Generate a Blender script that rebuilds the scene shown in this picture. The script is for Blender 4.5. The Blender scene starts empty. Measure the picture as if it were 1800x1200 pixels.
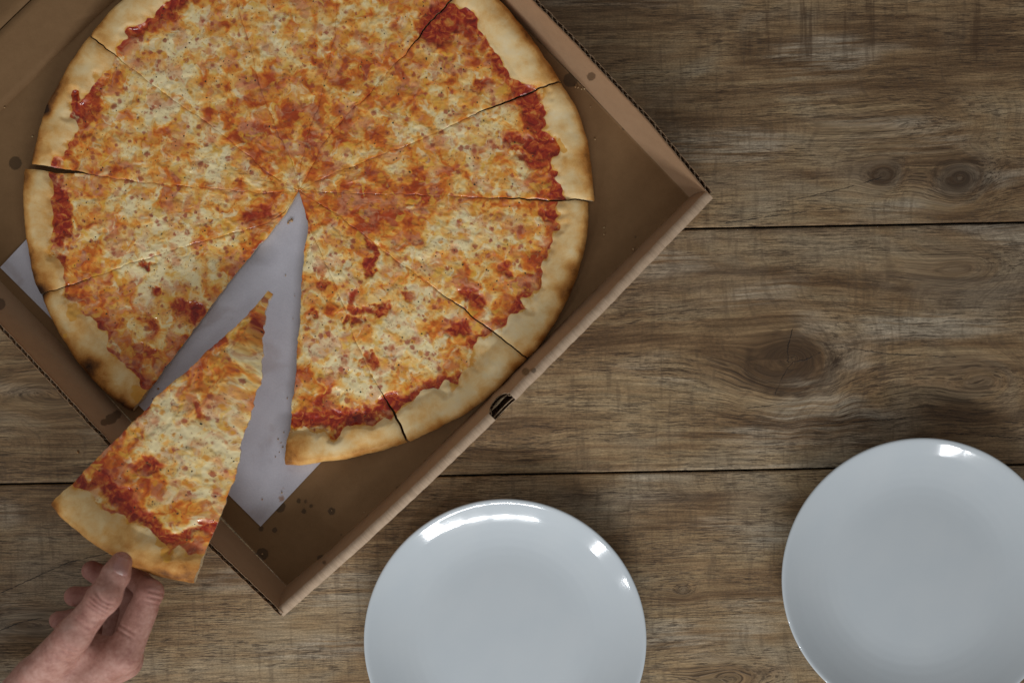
import bpy, bmesh, math, random
import numpy as np
from mathutils import Vector, Matrix

random.seed(7)
rng = np.random.default_rng(11)
scene = bpy.context.scene
COL = scene.collection

# ------------------------------------------------------------------ camera, light, exposure
S = 0.46e-3            # metres per photograph pixel on the floor
D = 1.0                # camera height
cam_d = bpy.data.cameras.new('camera')
cam = bpy.data.objects.new('camera', cam_d); COL.objects.link(cam)
cam.location = (0, 0, D)
cam_d.sensor_width = 36.0
cam_d.lens = 36.0 * D / (1800 * S)
cam_d.clip_start = 0.01; cam_d.clip_end = 50
cam_d.dof.use_dof = True
cam_d.dof.focus_distance = D - 0.012
cam_d.dof.aperture_fstop = 3.5
scene.camera = cam

world = bpy.data.worlds.new('World'); scene.world = world
world.use_nodes = True
bg = world.node_tree.nodes['Background']
bg.inputs['Color'].default_value = (1.0, 0.985, 0.965, 1)
bg.inputs['Strength'].default_value = 0.205

def area(name, loc, target, sx, sy, power, color, spread=180):
    l = bpy.data.lights.new(name, 'AREA'); l.shape = 'RECTANGLE'
    l.size = sx; l.size_y = sy; l.energy = power; l.color = color
    l.spread = math.radians(spread)
    o = bpy.data.objects.new(name, l); COL.objects.link(o)
    o.location = loc
    o.rotation_euler = (Vector(target) - Vector(loc)).to_track_quat('-Z', 'Y').to_euler()
    return o

# four window panes beyond the lower edge of the picture and two narrow ones further left; the room itself is the world
WIN = (0.97, 0.985, 1.0)
for wx in (-0.20, 0.00, 0.22, 0.43, 0.64):
    area('window_light', (wx, -1.66, 0.90), (-0.06 + wx * 0.25, -0.12, 0), 0.17, 0.13, 0.52, WIN, 80)
area('side_window_light', (-1.20, -1.25, 0.86), (0, -0.05, 0), 0.075, 0.28, 0.50, WIN, 80)
area('side_window_light', (-0.86, -1.50, 0.86), (0, -0.05, 0), 0.075, 0.28, 0.50, WIN, 80)

scene.view_settings.view_transform = 'Standard'
scene.view_settings.look = 'None'
scene.view_settings.exposure = 0.28
scene.view_settings.gamma = 1.0

# ------------------------------------------------------------------ helpers
def P(px, py, z=0.0):
    k = S * (D - z) / D
    return Vector(((px - 900) * k, -(py - 600) * k, z))

def link(name, mesh, parent=None, mat=None):
    o = bpy.data.objects.new(name, mesh); COL.objects.link(o)
    if parent is not None: o.parent = parent
    if mat is not None and not mesh.materials: mesh.materials.append(mat)
    return o

def empty(name, loc=(0, 0, 0)):
    o = bpy.data.objects.new(name, None); COL.objects.link(o)
    o.location = loc; o.empty_display_size = 0.02
    return o

def tag(o, label=None, cat=None, group=None, kind=None):
    if label: o['label'] = label
    if cat: o['category'] = cat
    if group: o['group'] = group
    if kind: o['kind'] = kind
    return o

def np_mesh(name, verts, faces, smooth=True):
    """verts (n,3), faces (m,4) int; degenerate fourth index -1 means triangle."""
    verts = np.asarray(verts, np.float32); faces = np.asarray(faces, np.int32)
    me = bpy.data.meshes.new(name)
    if faces.shape[1] == 4 and (faces[:, 3] < 0).any():
        tri = faces[:, 3] < 0
        loops = faces.ravel(); loops = loops[loops >= 0]
        cnt = np.where(tri, 3, 4)
    else:
        loops = faces.ravel(); cnt = np.full(len(faces), faces.shape[1])
    me.vertices.add(len(verts)); me.vertices.foreach_set('co', verts.ravel())
    me.loops.add(len(loops)); me.loops.foreach_set('vertex_index', loops.astype(np.int32))
    me.polygons.add(len(faces))
    start = np.concatenate([[0], np.cumsum(cnt)[:-1]]).astype(np.int32)
    me.polygons.foreach_set('loop_start', start)
    me.update(calc_edges=True); me.validate()
    if smooth: me.polygons.foreach_set('use_smooth', np.ones(len(me.polygons), bool))
    return me

def attr(me, name, data):
    data = np.asarray(data, np.float32)
    if data.ndim == 1:
        a = me.attributes.new(name, 'FLOAT', 'POINT'); a.data.foreach_set('value', data)
    else:
        a = me.attributes.new(name, 'FLOAT_VECTOR', 'POINT'); a.data.foreach_set('vector', data.ravel())

def grid_faces(nr, nc, off=0, flip=False):
    i = np.arange(nr - 1)[:, None] * nc + np.arange(nc - 1)[None, :]
    i = i.ravel() + off
    f = np.stack([i, i + 1, i + nc + 1, i + nc], 1)
    return f[:, ::-1] if flip else f

# ---- numpy noise
def _hash(ix, iy, seed):
    h = (ix * 374761393 + iy * 668265263 + seed * 69069 + 12345) & 0xffffffff
    h = ((h ^ (h >> 13)) * 1274126177) & 0xffffffff
    h = ((h ^ (h >> 16)) * 1103515245) & 0xffffffff
    return (h ^ (h >> 15)) / 4294967296.0

def perlin(x, y, seed=0):
    x = np.asarray(x, float); y = np.asarray(y, float)
    ix = np.floor(x).astype(np.int64); iy = np.floor(y).astype(np.int64)
    fx = x - ix; fy = y - iy
    u = fx ** 3 * (fx * (fx * 6 - 15) + 10); v = fy ** 3 * (fy * (fy * 6 - 15) + 10)
    def g(dx, dy):
        a = _hash(ix + dx, iy + dy, seed) * 2 * np.pi
        return np.cos(a) * (fx - dx) + np.sin(a) * (fy - dy)
    a = g(0, 0) * (1 - u) + g(1, 0) * u
    b = g(0, 1) * (1 - u) + g(1, 1) * u
    return (a * (1 - v) + b * v) * 1.5

def fbm(x, y, octv=4, seed=0, gain=0.5):
    r = 0; amp = 1; f = 1
    for k in range(octv):
        r = r + amp * perlin(np.asarray(x) * f + k * 17.3, np.asarray(y) * f - k * 9.1, seed + k * 31)
        amp *= gain; f *= 2.03
    return r

def sstep(a, b, x):
    t = np.clip((x - a) / (b - a), 0, 1)
    return t * t * (3 - 2 * t)

def seg_dist(X, Y, pts):
    d = np.full(np.shape(X), 1e9)
    pts = list(pts)
    if len(pts) == 1: return np.hypot(X - pts[0][0], Y - pts[0][1])
    for (ax, ay), (bx, by) in zip(pts[:-1], pts[1:]):
        dx, dy = bx - ax, by - ay
        t = np.clip(((X - ax) * dx + (Y - ay) * dy) / (dx * dx + dy * dy + 1e-9), 0, 1)
        d = np.minimum(d, np.hypot(X - ax - t * dx, Y - ay - t * dy))
    return d

# ---- node helper
class NT:
    def __init__(self, name):
        self.m = bpy.data.materials.new(name); self.m.use_nodes = True
        self.t = self.m.node_tree; self.n = self.t.nodes
        self.b = self.n['Principled BSDF']; self.out = self.n['Material Output']
    def _set(self, sock, v):
        if isinstance(v, bpy.types.NodeSocket): self.t.links.new(v, sock)
        elif isinstance(v, (tuple, list)):
            d = sock.default_value
            sock.default_value = tuple(v) + ((1,) if len(d) == 4 and len(v) == 3 else ())
        else: sock.default_value = v
    def at(self, name, vec=False):
        a = self.n.new('ShaderNodeAttribute'); a.attribute_name = name
        return a.outputs['Vector' if vec else 'Fac']
    def obj(self): return self.n.new('ShaderNodeTexCoord').outputs['Object']
    def vmul(self, v, s):
        a = self.n.new('ShaderNodeVectorMath'); a.operation = 'MULTIPLY'
        self._set(a.inputs[0], v); self._set(a.inputs[1], s); return a.outputs[0]
    def vadd(self, v, s):
        a = self.n.new('ShaderNodeVectorMath'); a.operation = 'ADD'
        self._set(a.inputs[0], v); self._set(a.inputs[1], s); return a.outputs[0]
    def noise(self, v, scale=1.0, detail=3.0, rough=0.5, dist=0.0, color=False):
        a = self.n.new('ShaderNodeTexNoise')
        self._set(a.inputs['Vector'], v); a.inputs['Scale'].default_value = scale
        a.inputs['Detail'].default_value = detail; a.inputs['Roughness'].default_value = rough
        a.inputs['Distortion'].default_value = dist
        return a.outputs['Color' if color else 'Fac']
    def voro(self, v, scale, feature='F1', out='Distance', rnd=1.0):
        a = self.n.new('ShaderNodeTexVoronoi'); a.feature = feature
        self._set(a.inputs['Vector'], v); a.inputs['Scale'].default_value = scale
        a.inputs['Randomness'].default_value = rnd
        return a.outputs[out]
    def math(self, op, a, b=0.0, c=None, clamp=False):
        m = self.n.new('ShaderNodeMath'); m.operation = op; m.use_clamp = clamp
        self._set(m.inputs[0], a); self._set(m.inputs[1], b)
        if c is not None: self._set(m.inputs[2], c)
        return m.outputs[0]
    def rng(self, v, a, b, c=0.0, d=1.0, smooth=True):
        m = self.n.new('ShaderNodeMapRange'); m.interpolation_type = 'SMOOTHSTEP' if smooth else 'LINEAR'
        self._set(m.inputs['Value'], v)
        for k, x in zip(('From Min', 'From Max', 'To Min', 'To Max'), (a, b, c, d)): self._set(m.inputs[k], x)
        return m.outputs['Result']
    def mix(self, f, a, b, mode='MIX'):
        m = self.n.new('ShaderNodeMix'); m.data_type = 'RGBA'; m.blend_type = mode
        self._set(m.inputs[0], f); self._set(m.inputs[6], a); self._set(m.inputs[7], b)
        return m.outputs[2]
    def ramp(self, f, stops, interp='LINEAR'):
        r = self.n.new('ShaderNodeValToRGB'); r.color_ramp.interpolation = interp
        e = r.color_ramp.elements
        while len(e) < len(stops): e.new(0.5)
        for el, (p, c) in zip(e, stops): el.position = p; el.color = tuple(c) + (1,)
        self._set(r.inputs[0], f); return r.outputs['Color']
    def bump(self, h, strength=0.3, dist=0.001, normal=None):
        b = self.n.new('ShaderNodeBump'); b.inputs['Strength'].default_value = strength
        b.inputs['Distance'].default_value = dist; self._set(b.inputs['Height'], h)
        if normal is not None: self._set(b.inputs['Normal'], normal)
        return b.outputs['Normal']
    def done(self, **kw):
        for k, v in kw.items(): self._set(self.b.inputs[k.replace('_', ' ')], v)
        return self.m

# ------------------------------------------------------------------ materials
def wood_material():
    m = NT('oak plank')
    g = m.at('grain', True)
    tone = m.at('tone'); knot = m.at('knot'); saw = m.at('saw'); cs = m.at('crack'); cm = m.at('crack_mask'); pale = m.at('pale')
    broad = m.noise(m.vmul(g, (3.2, 30, 1)), 1, 3, 0.5, 0.1)
    streak = m.noise(m.vmul(g, (11, 190, 1)), 1, 4, 0.62, 0.0)
    fibre = m.noise(m.vmul(g, (42, 820, 1)), 1, 3, 0.65)
    pore_n = m.noise(m.vmul(g, (80, 1150, 1)), 1, 2, 0.6)
    patch = m.noise(m.vmul(g, (9, 13, 1)), 1, 3, 0.6, 0.5)
    porez = m.noise(m.vmul(g, (14, 60, 1)), 1, 2, 0.5)
    t = m.math('ADD', m.math('MULTIPLY', broad, 0.70), m.math('MULTIPLY', streak, 0.80))
    t = m.math('ADD', t, m.math('MULTIPLY', m.math('SUBTRACT', patch, 0.5), 0.6))
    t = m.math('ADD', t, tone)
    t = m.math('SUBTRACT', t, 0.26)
    col = m.ramp(t, [(0.05, (0.082, 0.043, 0.019)), (0.28, (0.175, 0.101, 0.047)), (0.45, (0.292, 0.185, 0.092)),
                     (0.60, (0.382, 0.263, 0.139)), (0.80, (0.47, 0.355, 0.212)), (1.0, (0.52, 0.42, 0.285))])
    # grey-lime patches
    col = m.mix(m.math('MULTIPLY', m.rng(patch, 0.45, 0.72), 0.5), col, (0.30, 0.255, 0.19))
    col = m.mix(m.math('MULTIPLY', pale, m.rng(streak, 0.35, 0.6)), col, (0.52, 0.46, 0.36))
    f2 = m.rng(fibre, 0.3, 0.7, 0.55, 1.30, False)
    col = m.mix(1.0, col, _grey(m, f2), 'MULTIPLY')
    pore = m.math('MULTIPLY', m.rng(pore_n, 0.52, 0.60), m.rng(porez, 0.34, 0.58))
    col = m.mix(m.math('MULTIPLY', pore, 0.70), col, (0.040, 0.023, 0.013))
    grit = m.noise(m.vmul(g, (520, 900, 1)), 1, 3, 0.7)
    col = m.mix(1.0, col, _grey(m, m.rng(grit, 0.3, 0.7, 0.72, 1.24, False)), 'MULTIPLY')
    # transverse saw marks
    sn = m.noise(m.vmul(g, (105, 9, 1)), 1, 3, 0.6, 0.2)
    sw = m.math('MULTIPLY', m.rng(sn, 0.56, 0.68), saw)
    col = m.mix(m.math('MULTIPLY', sw, 0.6), col, (0.070, 0.036, 0.016))
    sn2 = m.noise(m.vmul(g, (240, 30, 1)), 1, 2, 0.5)
    col = m.mix(m.math('MULTIPLY', m.rng(sn2, 0.52, 0.70), 0.32), col, (0.10, 0.065, 0.038))
    # knots
    kn = m.noise(m.vmul(g, (60, 300, 1)), 1, 4, 0.7, 0.2)
    kf = m.math('MULTIPLY', knot, m.rng(kn, 0.34, 0.60, 1.0, 0.30))
    col = m.mix(kf, col, (0.047, 0.026, 0.013))
    # drying cracks
    wob = m.noise(m.obj(), 300, 2, 0.5)
    d = m.math('ABSOLUTE', m.math('ADD', cs, m.math('MULTIPLY', m.math('SUBTRACT', wob, 0.5), 0.0022)))
    cr = m.math('MULTIPLY', m.math('MULTIPLY', m.rng(d, 0.0001, 0.0006, 1.0, 0.0), cm), m.rng(m.noise(m.obj(), 70, 2, 0.5), 0.32, 0.52))
    col = m.mix(m.math('MULTIPLY', cr, 0.85), col, (0.012, 0.009, 0.008))
    h = m.math('SUBTRACT', m.math('MULTIPLY', fibre, 0.5), m.math('ADD', m.math('MULTIPLY', pore, 0.7), cr))
    rough = m.rng(streak, 0.3, 0.7, 0.62, 0.46, False)
    return m.done(Base_Color=col, Roughness=rough, Normal=m.bump(h, 0.35, 0.0006), Specular_IOR_Level=0.32)

def _grey(m, v):
    c = m.n.new('ShaderNodeCombineColor')
    for k in range(3): m._set(c.inputs[k], v)
    return c.outputs[0]

def _turn(m, v):
    r = m.n.new('ShaderNodeVectorRotate'); r.rotation_type = 'Z_AXIS'; m._set(r.inputs['Vector'], v)
    r.inputs['Angle'].default_value = math.radians(-44.2); return r.outputs[0]

def kraft_material(name, c0, c1, c2, ribs=0.0):
    m = NT(name)
    o = m.obj(); st = m.at('stain')
    fine = m.noise(o, 1400, 3, 0.7); mott = m.noise(o, 140, 4, 0.6); big = m.noise(o, 14, 3, 0.5)
    col = m.ramp(m.math('ADD', m.math('MULTIPLY', fine, 0.45), m.math('ADD', m.math('MULTIPLY', mott, 0.3), m.math('MULTIPLY', big, 0.3))),
                 [(0.25, c0), (0.5, c1), (0.8, c2)])
    if ribs:                             # fine cross creases pressed into the fold
        rb = m.noise(m.vmul(_turn(m, o), (700, 30, 30)), 1, 3, 0.65)
        col = m.mix(m.rng(rb, 0.35, 0.62, ribs, 0.0), col, tuple(0.62 * q for q in c0))
    fl = m.voro(o, 260, 'F1')
    col = m.mix(m.rng(fl, 0.02, 0.10, 0.35, 0.0), col, c0)
    sd = m.math('ADD', st, m.math('MULTIPLY', m.math('SUBTRACT', m.noise(o, 420, 2), 0.5), 4.0))
    sf = m.rng(sd, -1.6, 1.0, 0.72, 0.0)
    col = m.mix(sf, col, tuple(0.28 * q for q in c0))
    rough = m.rng(sf, 0.0, 0.7, 0.72, 0.45)
    h = m.math('ADD', m.math('MULTIPLY', fine, 0.5), mott)
    return m.done(Base_Color=col, Roughness=rough, Normal=m.bump(h, 0.22, 0.0006), Specular_IOR_Level=0.25)

def edge_material():
    m = NT('cut cardboard edge')
    o = m.obj()
    col = m.ramp(m.noise(o, 900, 3, 0.6), [(0.3, (0.28, 0.18, 0.10)), (0.7, (0.56, 0.42, 0.28))])
    return m.done(Base_Color=col, Roughness=0.85)

def paper_material():
    m = NT('greaseproof paper')
    o = m.obj(); st = m.at('stain')
    a = m.noise(o, 25, 4, 0.55); f = m.noise(o, 900, 2, 0.6)
    col = m.ramp(m.math('ADD', m.math('MULTIPLY', a, 0.6), m.math('MULTIPLY', f, 0.4)),
                 [(0.3, (0.50, 0.485, 0.54)), (0.7, (0.65, 0.63, 0.685))])
    g = m.rng(m.noise(o, 22, 4, 0.55, 0.6), 0.54, 0.66)
    col = m.mix(m.math('MULTIPLY', g, 0.5), col, (0.40, 0.335, 0.335))
    sd = m.math('ADD', st, m.math('MULTIPLY', m.math('SUBTRACT', m.noise(o, 500, 2), 0.5), 6.0))
    sf = m.rng(sd, -3.0, 2.0, 0.75, 0.0)
    col = m.mix(sf, col, (0.32, 0.14, 0.045))
    return m.done(Base_Color=col, Roughness=0.48, Specular_IOR_Level=0.35, Normal=m.bump(m.math('ADD', a, m.math('MULTIPLY', f, 0.12)), 0.25, 0.002))

def porcelain_material():
    m = NT('white porcelain')
    n = m.noise(m.obj(), 30, 3, 0.5)
    col = m.ramp(n, [(0.3, (0.575, 0.63, 0.67)), (0.7, (0.60, 0.65, 0.685))])
    return m.done(Base_Color=col, Roughness=0.09, IOR=1.5, Specular_IOR_Level=0.5, Coat_Weight=0.3, Coat_Roughness=0.03)

def pizza_material():
    m = NT('baked pizza')
    p = m.at('pc', True)                    # millimetres in the plane of the pizza
    tone = m.at('tone'); sauce = m.at('sauce'); crust = m.at('crust'); toast = m.at('toast'); side = m.at('side'); rimoil = m.at('rimoil')
    warp = m.noise(p, 0.085, 2, 0.5, 0, True)
    pw = m.vadd(p, m.vmul(m.vadd(warp, (-0.5, -0.5, -0.5)), (17, 17, 0)))
    warp2 = m.noise(p, 0.42, 2, 0.55, 0, True)
    pq = m.vadd(p, m.vmul(m.vadd(warp2, (-0.5, -0.5, -0.5)), (3.2, 3.2, 0)))
    mid = m.noise(pw, 0.070, 3, 0.52, 0.4)
    fine = m.noise(pw, 0.40, 3, 0.58)
    vfine = m.noise(p, 1.9, 3, 0.6)
    t = m.math('ADD', tone, m.math('MULTIPLY', m.math('SUBTRACT', mid, 0.5), 1.9))
    t = m.math('ADD', t, m.rng(sauce, 0.05, 0.6, 0.0, 0.30))
    t = m.math('ADD', t, m.math('MULTIPLY', m.math('SUBTRACT', fine, 0.5), 0.30))
    cheese = m.ramp(t, [(0.08, (0.95, 0.79, 0.44)), (0.24, (0.94, 0.69, 0.30)), (0.38, (0.92, 0.54, 0.155)),
                        (0.54, (0.87, 0.36, 0.055)), (0.68, (0.73, 0.185, 0.018)), (0.92, (0.45, 0.060, 0.009))])
    thin = m.noise(m.vadd(pw, (140, 20, 0)), 0.062, 2, 0.5, 0.4)
    cheese = m.mix(m.rng(m.math('ADD', thin, m.math('MULTIPLY', m.math('SUBTRACT', fine, 0.5), 0.3)), 0.50, 0.66, 0, 0.60), cheese, (0.74, 0.35, 0.19))
    # round browned flecks: two sizes, each cell with its own size, colour and presence
    def flecks(scale, r0, r1, thr, off):
        v = m.n.new('ShaderNodeTexVoronoi'); v.inputs['Scale'].default_value = scale
        m._set(v.inputs['Vector'], m.vadd(pq, off))
        sp = m.n.new('ShaderNodeSeparateColor'); m.t.links.new(v.outputs['Color'], sp.inputs[0])
        rad = m.rng(sp.outputs[0], 0, 1, r0, r1, False)
        d = m.math('DIVIDE', v.outputs['Distance'], rad)
        on = m.rng(m.math('ADD', sp.outputs[1], m.math('MULTIPLY', m.math('SUBTRACT', thin, 0.5), 1.6)), thr - 0.06, thr + 0.06)
        return m.math('MULTIPLY', m.rng(d, 0.45, 1.15, 1.0, 0.0), on), sp.outputs[2]
    f0, c0 = flecks(0.095, 0.28, 0.60, 0.40, (3, 8, 0))
    f1, c1 = flecks(0.185, 0.24, 0.58, 0.36, (70, 31, 0))
    f2, c2 = flecks(0.50, 0.20, 0.50, 0.42, (17, 55, 0))
    cheese = m.mix(m.math('MULTIPLY', f0, 0.62), cheese, m.ramp(c0, [(0.3, (0.60, 0.165, 0.060)), (0.7, (0.80, 0.32, 0.04))]))
    cheese = m.mix(m.math('MULTIPLY', f1, 0.85), cheese, m.ramp(c1, [(0.2, (0.40, 0.075, 0.034)), (0.6, (0.62, 0.17, 0.035)), (0.8, (0.78, 0.32, 0.03))]))
    cheese = m.mix(m.math('MULTIPLY', f2, 0.48), cheese, m.ramp(c2, [(0.3, (0.27, 0.070, 0.030)), (0.8, (0.50, 0.17, 0.04))]))
    wsp = m.math('MULTIPLY', m.rng(m.noise(m.vadd(pw, (11, 70, 0)), 0.10, 3, 0.55, 0.5), 0.56, 0.68), m.rng(t, 0.35, 0.75, 1.0, 0.25))
    cheese = m.mix(m.math('MULTIPLY', wsp, 0.80), cheese, (0.95, 0.80, 0.48))
    yel = m.rng(m.noise(m.vadd(pw, (61, 3, 0)), 0.10, 2, 0.55, 0.6), 0.58, 0.68)
    cheese = m.mix(m.math('MULTIPLY', yel, 0.55), cheese, (0.86, 0.50, 0.06))
    # tomato
    sn = m.noise(pw, 0.20, 4, 0.62, 0.5)
    tom = m.ramp(sn, [(0.30, (0.15, 0.008, 0.004)), (0.46, (0.34, 0.022, 0.007)), (0.58, (0.52, 0.085, 0.014)), (0.72, (0.72, 0.30, 0.06))])
    sv = m.math('ADD', sauce, m.math('MULTIPLY', m.math('SUBTRACT', fine, 0.5), 0.75))
    sv = m.math('ADD', sv, m.math('MULTIPLY', m.math('SUBTRACT', mid, 0.5), 0.9))
    sv = m.math('SUBTRACT', sv, m.math('MULTIPLY', wsp, 0.30))
    sm = m.rng(sv, 0.26, 0.84)
    top = m.mix(sm, cheese, tom)
    # crust
    cn = m.noise(p, 0.10, 4, 0.6, 0.3); cf = m.noise(p, 0.9, 4, 0.7)
    tt = m.math('ADD', toast, m.math('ADD', m.math('MULTIPLY', m.math('SUBTRACT', cn, 0.5), 0.55), m.math('MULTIPLY', m.math('SUBTRACT', cf, 0.5), 0.20)))
    cr = m.ramp(tt, [(0.0, (0.88, 0.74, 0.47)), (0.22, (0.87, 0.635, 0.315)), (0.42, (0.77, 0.44, 0.145)),
                     (0.62, (0.54, 0.230, 0.052)), (0.80, (0.22, 0.085, 0.022)), (1.0, (0.045, 0.022, 0.012))])
    ro = m.rng(m.math('ADD', rimoil, m.math('MULTIPLY', m.math('SUBTRACT', fine, 0.5), 0.9)), 0.35, 0.75)
    cr = m.mix(m.math('MULTIPLY', ro, 0.85), cr, m.ramp(mid, [(0.3, (0.66, 0.27, 0.030)), (0.7, (0.78, 0.42, 0.075))]))
    cm = m.rng(m.math('ADD', crust, m.math('MULTIPLY', m.math('SUBTRACT', fine, 0.5), 0.35)), 0.40, 0.60)
    col = m.mix(cm, top, cr)
    # cut faces and underside
    sd = m.ramp(m.noise(p, 0.55, 4, 0.65), [(0.3, (0.42, 0.27, 0.13)), (0.55, (0.62, 0.48, 0.29)), (0.75, (0.70, 0.58, 0.40))])
    sd = m.mix(m.rng(m.noise(p, 0.30, 3, 0.6), 0.56, 0.66, 0, 0.6), sd, (0.40, 0.10, 0.03))
    col = m.mix(side, col, sd)
    rough = m.rng(m.noise(p, 0.16, 3, 0.6), 0.38, 0.62, 0.13, 0.42, False)
    rough = m.math('ADD', rough, m.math('MULTIPLY', cm, 0.26))
    h = m.math('ADD', m.math('MULTIPLY', mid, 1.4), m.math('ADD', m.math('MULTIPLY', fine, 0.55), m.math('MULTIPLY', vfine, 0.06)))
    h = m.math('ADD', h, m.math('MULTIPLY', f1, 0.12))
    hc = m.math('ADD', m.math('MULTIPLY', cn, 0.35), m.math('MULTIPLY', cf, 0.16))
    hm = m.n.new('ShaderNodeMix'); hm.data_type = 'FLOAT'
    m._set(hm.inputs[0], cm); m._set(hm.inputs[2], h); m._set(hm.inputs[3], hc)
    bs = m.bump(hm.outputs[0], 0.13, 0.0015)
    m.b.subsurface_method = 'RANDOM_WALK'
    return m.done(Base_Color=col, Roughness=rough, Normal=bs, Specular_IOR_Level=m.rng(cm, 0, 1, 0.5, 0.15),
                  Subsurface_Weight=0.0)

def herb_material():
    m = NT('dried herb')
    col = m.ramp(m.noise(m.obj(), 200, 2), [(0.35, (0.020, 0.018, 0.010)), (0.65, (0.055, 0.045, 0.020))])
    return m.done(Base_Color=col, Roughness=0.6)

def crumb_material():
    m = NT('crumb')
    col = m.ramp(m.noise(m.obj(), 90, 2), [(0.35, (0.42, 0.20, 0.07)), (0.65, (0.60, 0.44, 0.24))])
    return m.done(Base_Color=col, Roughness=0.7)

def skin_material():
    m = NT('skin')
    o = m.obj(); red = m.at('red'); cre = m.at('crease')
    a = m.noise(o, 75, 4, 0.65); b = m.noise(o, 330, 3, 0.65)
    col = m.ramp(m.math('ADD', m.math('MULTIPLY', a, 0.6), m.math('MULTIPLY', b, 0.4)),
                 [(0.34, (0.34, 0.140, 0.105)), (0.5, (0.49, 0.250, 0.195)), (0.66, (0.60, 0.35, 0.285))])
    col = m.mix(m.math('MULTIPLY', red, 0.85), col, (0.31, 0.105, 0.082))  # skin redness, plus shade painted on the tucked fingers
    col = m.mix(m.math('MULTIPLY', cre, 0.6), col, (0.24, 0.085, 0.065))
    v = m.voro(o, 900, 'DISTANCE_TO_EDGE')
    h = m.math('ADD', m.math('MULTIPLY', m.rng(v, 0.0, 0.12), 0.7), m.math('ADD', m.noise(o, 420, 3, 0.6), m.noise(o, 130, 2, 0.5)))
    return m.done(Base_Color=col, Roughness=m.rng(a, 0.3, 0.7, 0.46, 0.60), Normal=m.bump(h, 0.38, 0.0009),
                  Subsurface_Weight=0.07, Subsurface_Radius=(0.006, 0.0022, 0.0012), Subsurface_Scale=0.6, Specular_IOR_Level=0.4)

def nail_material():
    m = NT('fingernail')
    col = m.mix(m.rng(m.at('lunula'), 0, 1), (0.47, 0.235, 0.20), (0.62, 0.45, 0.41))
    return m.done(Base_Color=col, Roughness=0.24, Specular_IOR_Level=0.55, Coat_Weight=0.3, Coat_Roughness=0.2)

def dark_material():
    m = NT('dark underlay')
    col = m.ramp(m.noise(m.obj(), 40, 3), [(0.3, (0.010, 0.011, 0.013)), (0.7, (0.020, 0.021, 0.024))])
    return m.done(Base_Color=col, Roughness=0.8)

M_WOOD = wood_material(); M_KRAFT = kraft_material('kraft cardboard', (0.31, 0.185, 0.103), (0.385, 0.237, 0.135), (0.44, 0.28, 0.165)); M_ROLL = kraft_material('worn kraft fold', (0.38, 0.26, 0.17), (0.50, 0.36, 0.245), (0.62, 0.48, 0.35), 0.28); M_GREASE_SHADE = kraft_material('kraft cardboard with grease and painted shade', (0.17, 0.092, 0.037), (0.225, 0.126, 0.055), (0.28, 0.160, 0.073)); M_EDGE = edge_material(); M_PAPER = paper_material()  # darker kraft for box floor, back wall and lid: grease plus painted-in shade
M_PLATE = porcelain_material(); M_PIZZA = pizza_material(); M_HERB = herb_material(); M_CRUMB = crumb_material()
M_SKIN = skin_material(); M_NAIL = nail_material(); M_DARK = dark_material()

# ------------------------------------------------------------------ plank floor
KNOTS = [  # px, py, rx, ry, darkness, ring strength
    (1392, 632, 82, 62, 1.0, 0.9), (1553, 306, 26, 21, 1.1, 0.8), (1688, 312, 48, 38, 1.0, 0.9),
    (1590, 215, 120, 40, 0.0, 0.45), (1285, 1192, 62, 26, 0.75, 0.9), (1202, 1035, 16, 11, 0.6, 0.8),
    (1735, 668, 60, 36, 0.3, 0.5), (40, 1098, 70, 20, 0.65, 0.7), (1000, 870, 40, 12, 0.55, 0.2),
    (1195, 872, 70, 9, 0.6, 0.2), (1375, 872, 45, 10, 0.45, 0.2), (60, 690, 120, 40, 0.25, 0.7), (930, 760, 40, 25, 0.35, 0.4),
    (1420, 900, 30, 10, 0.4, 0.2), (1640, 800, 50, 9, 0.4, 0.2), (1250, 470, 90, 10, 0.45, 0.2), (1700, 470, 80, 30, 0.25, 0.5),
    (1150, 1130, 50, 10, 0.35, 0.3)]
CRACKS = [
    [(1362, 692), (1380, 655), (1393, 636), (1418, 632), (1444, 618)], [(1386, 640), (1384, 612), (1393, 578)],
    [(1312, 717), (1345, 714), (1395, 706)], [(1440, 745), (1500, 741), (1592, 735)], [(1655, 760), (1720, 764), (1800, 770)],
    [(0, 1107), (40, 1092), (72, 1086)], [(0, 1042), (60, 1015), (120, 988), (196, 970)], [(1402, 350), (1490, 330), (1550, 312)],
    [(1275, 392), (1380, 377), (1478, 364)],
    [(1760, 740), (1800, 745)], [(1480, 610), (1560, 622), (1680, 628)]]
ROT = math.radians(1.1)
def seam_y(px, k):     # pixel y of seam k (k=0: the seam meeting the box's right corner)
    return 408 + 426 * k - (px - 900) * math.tan(ROT)

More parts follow.
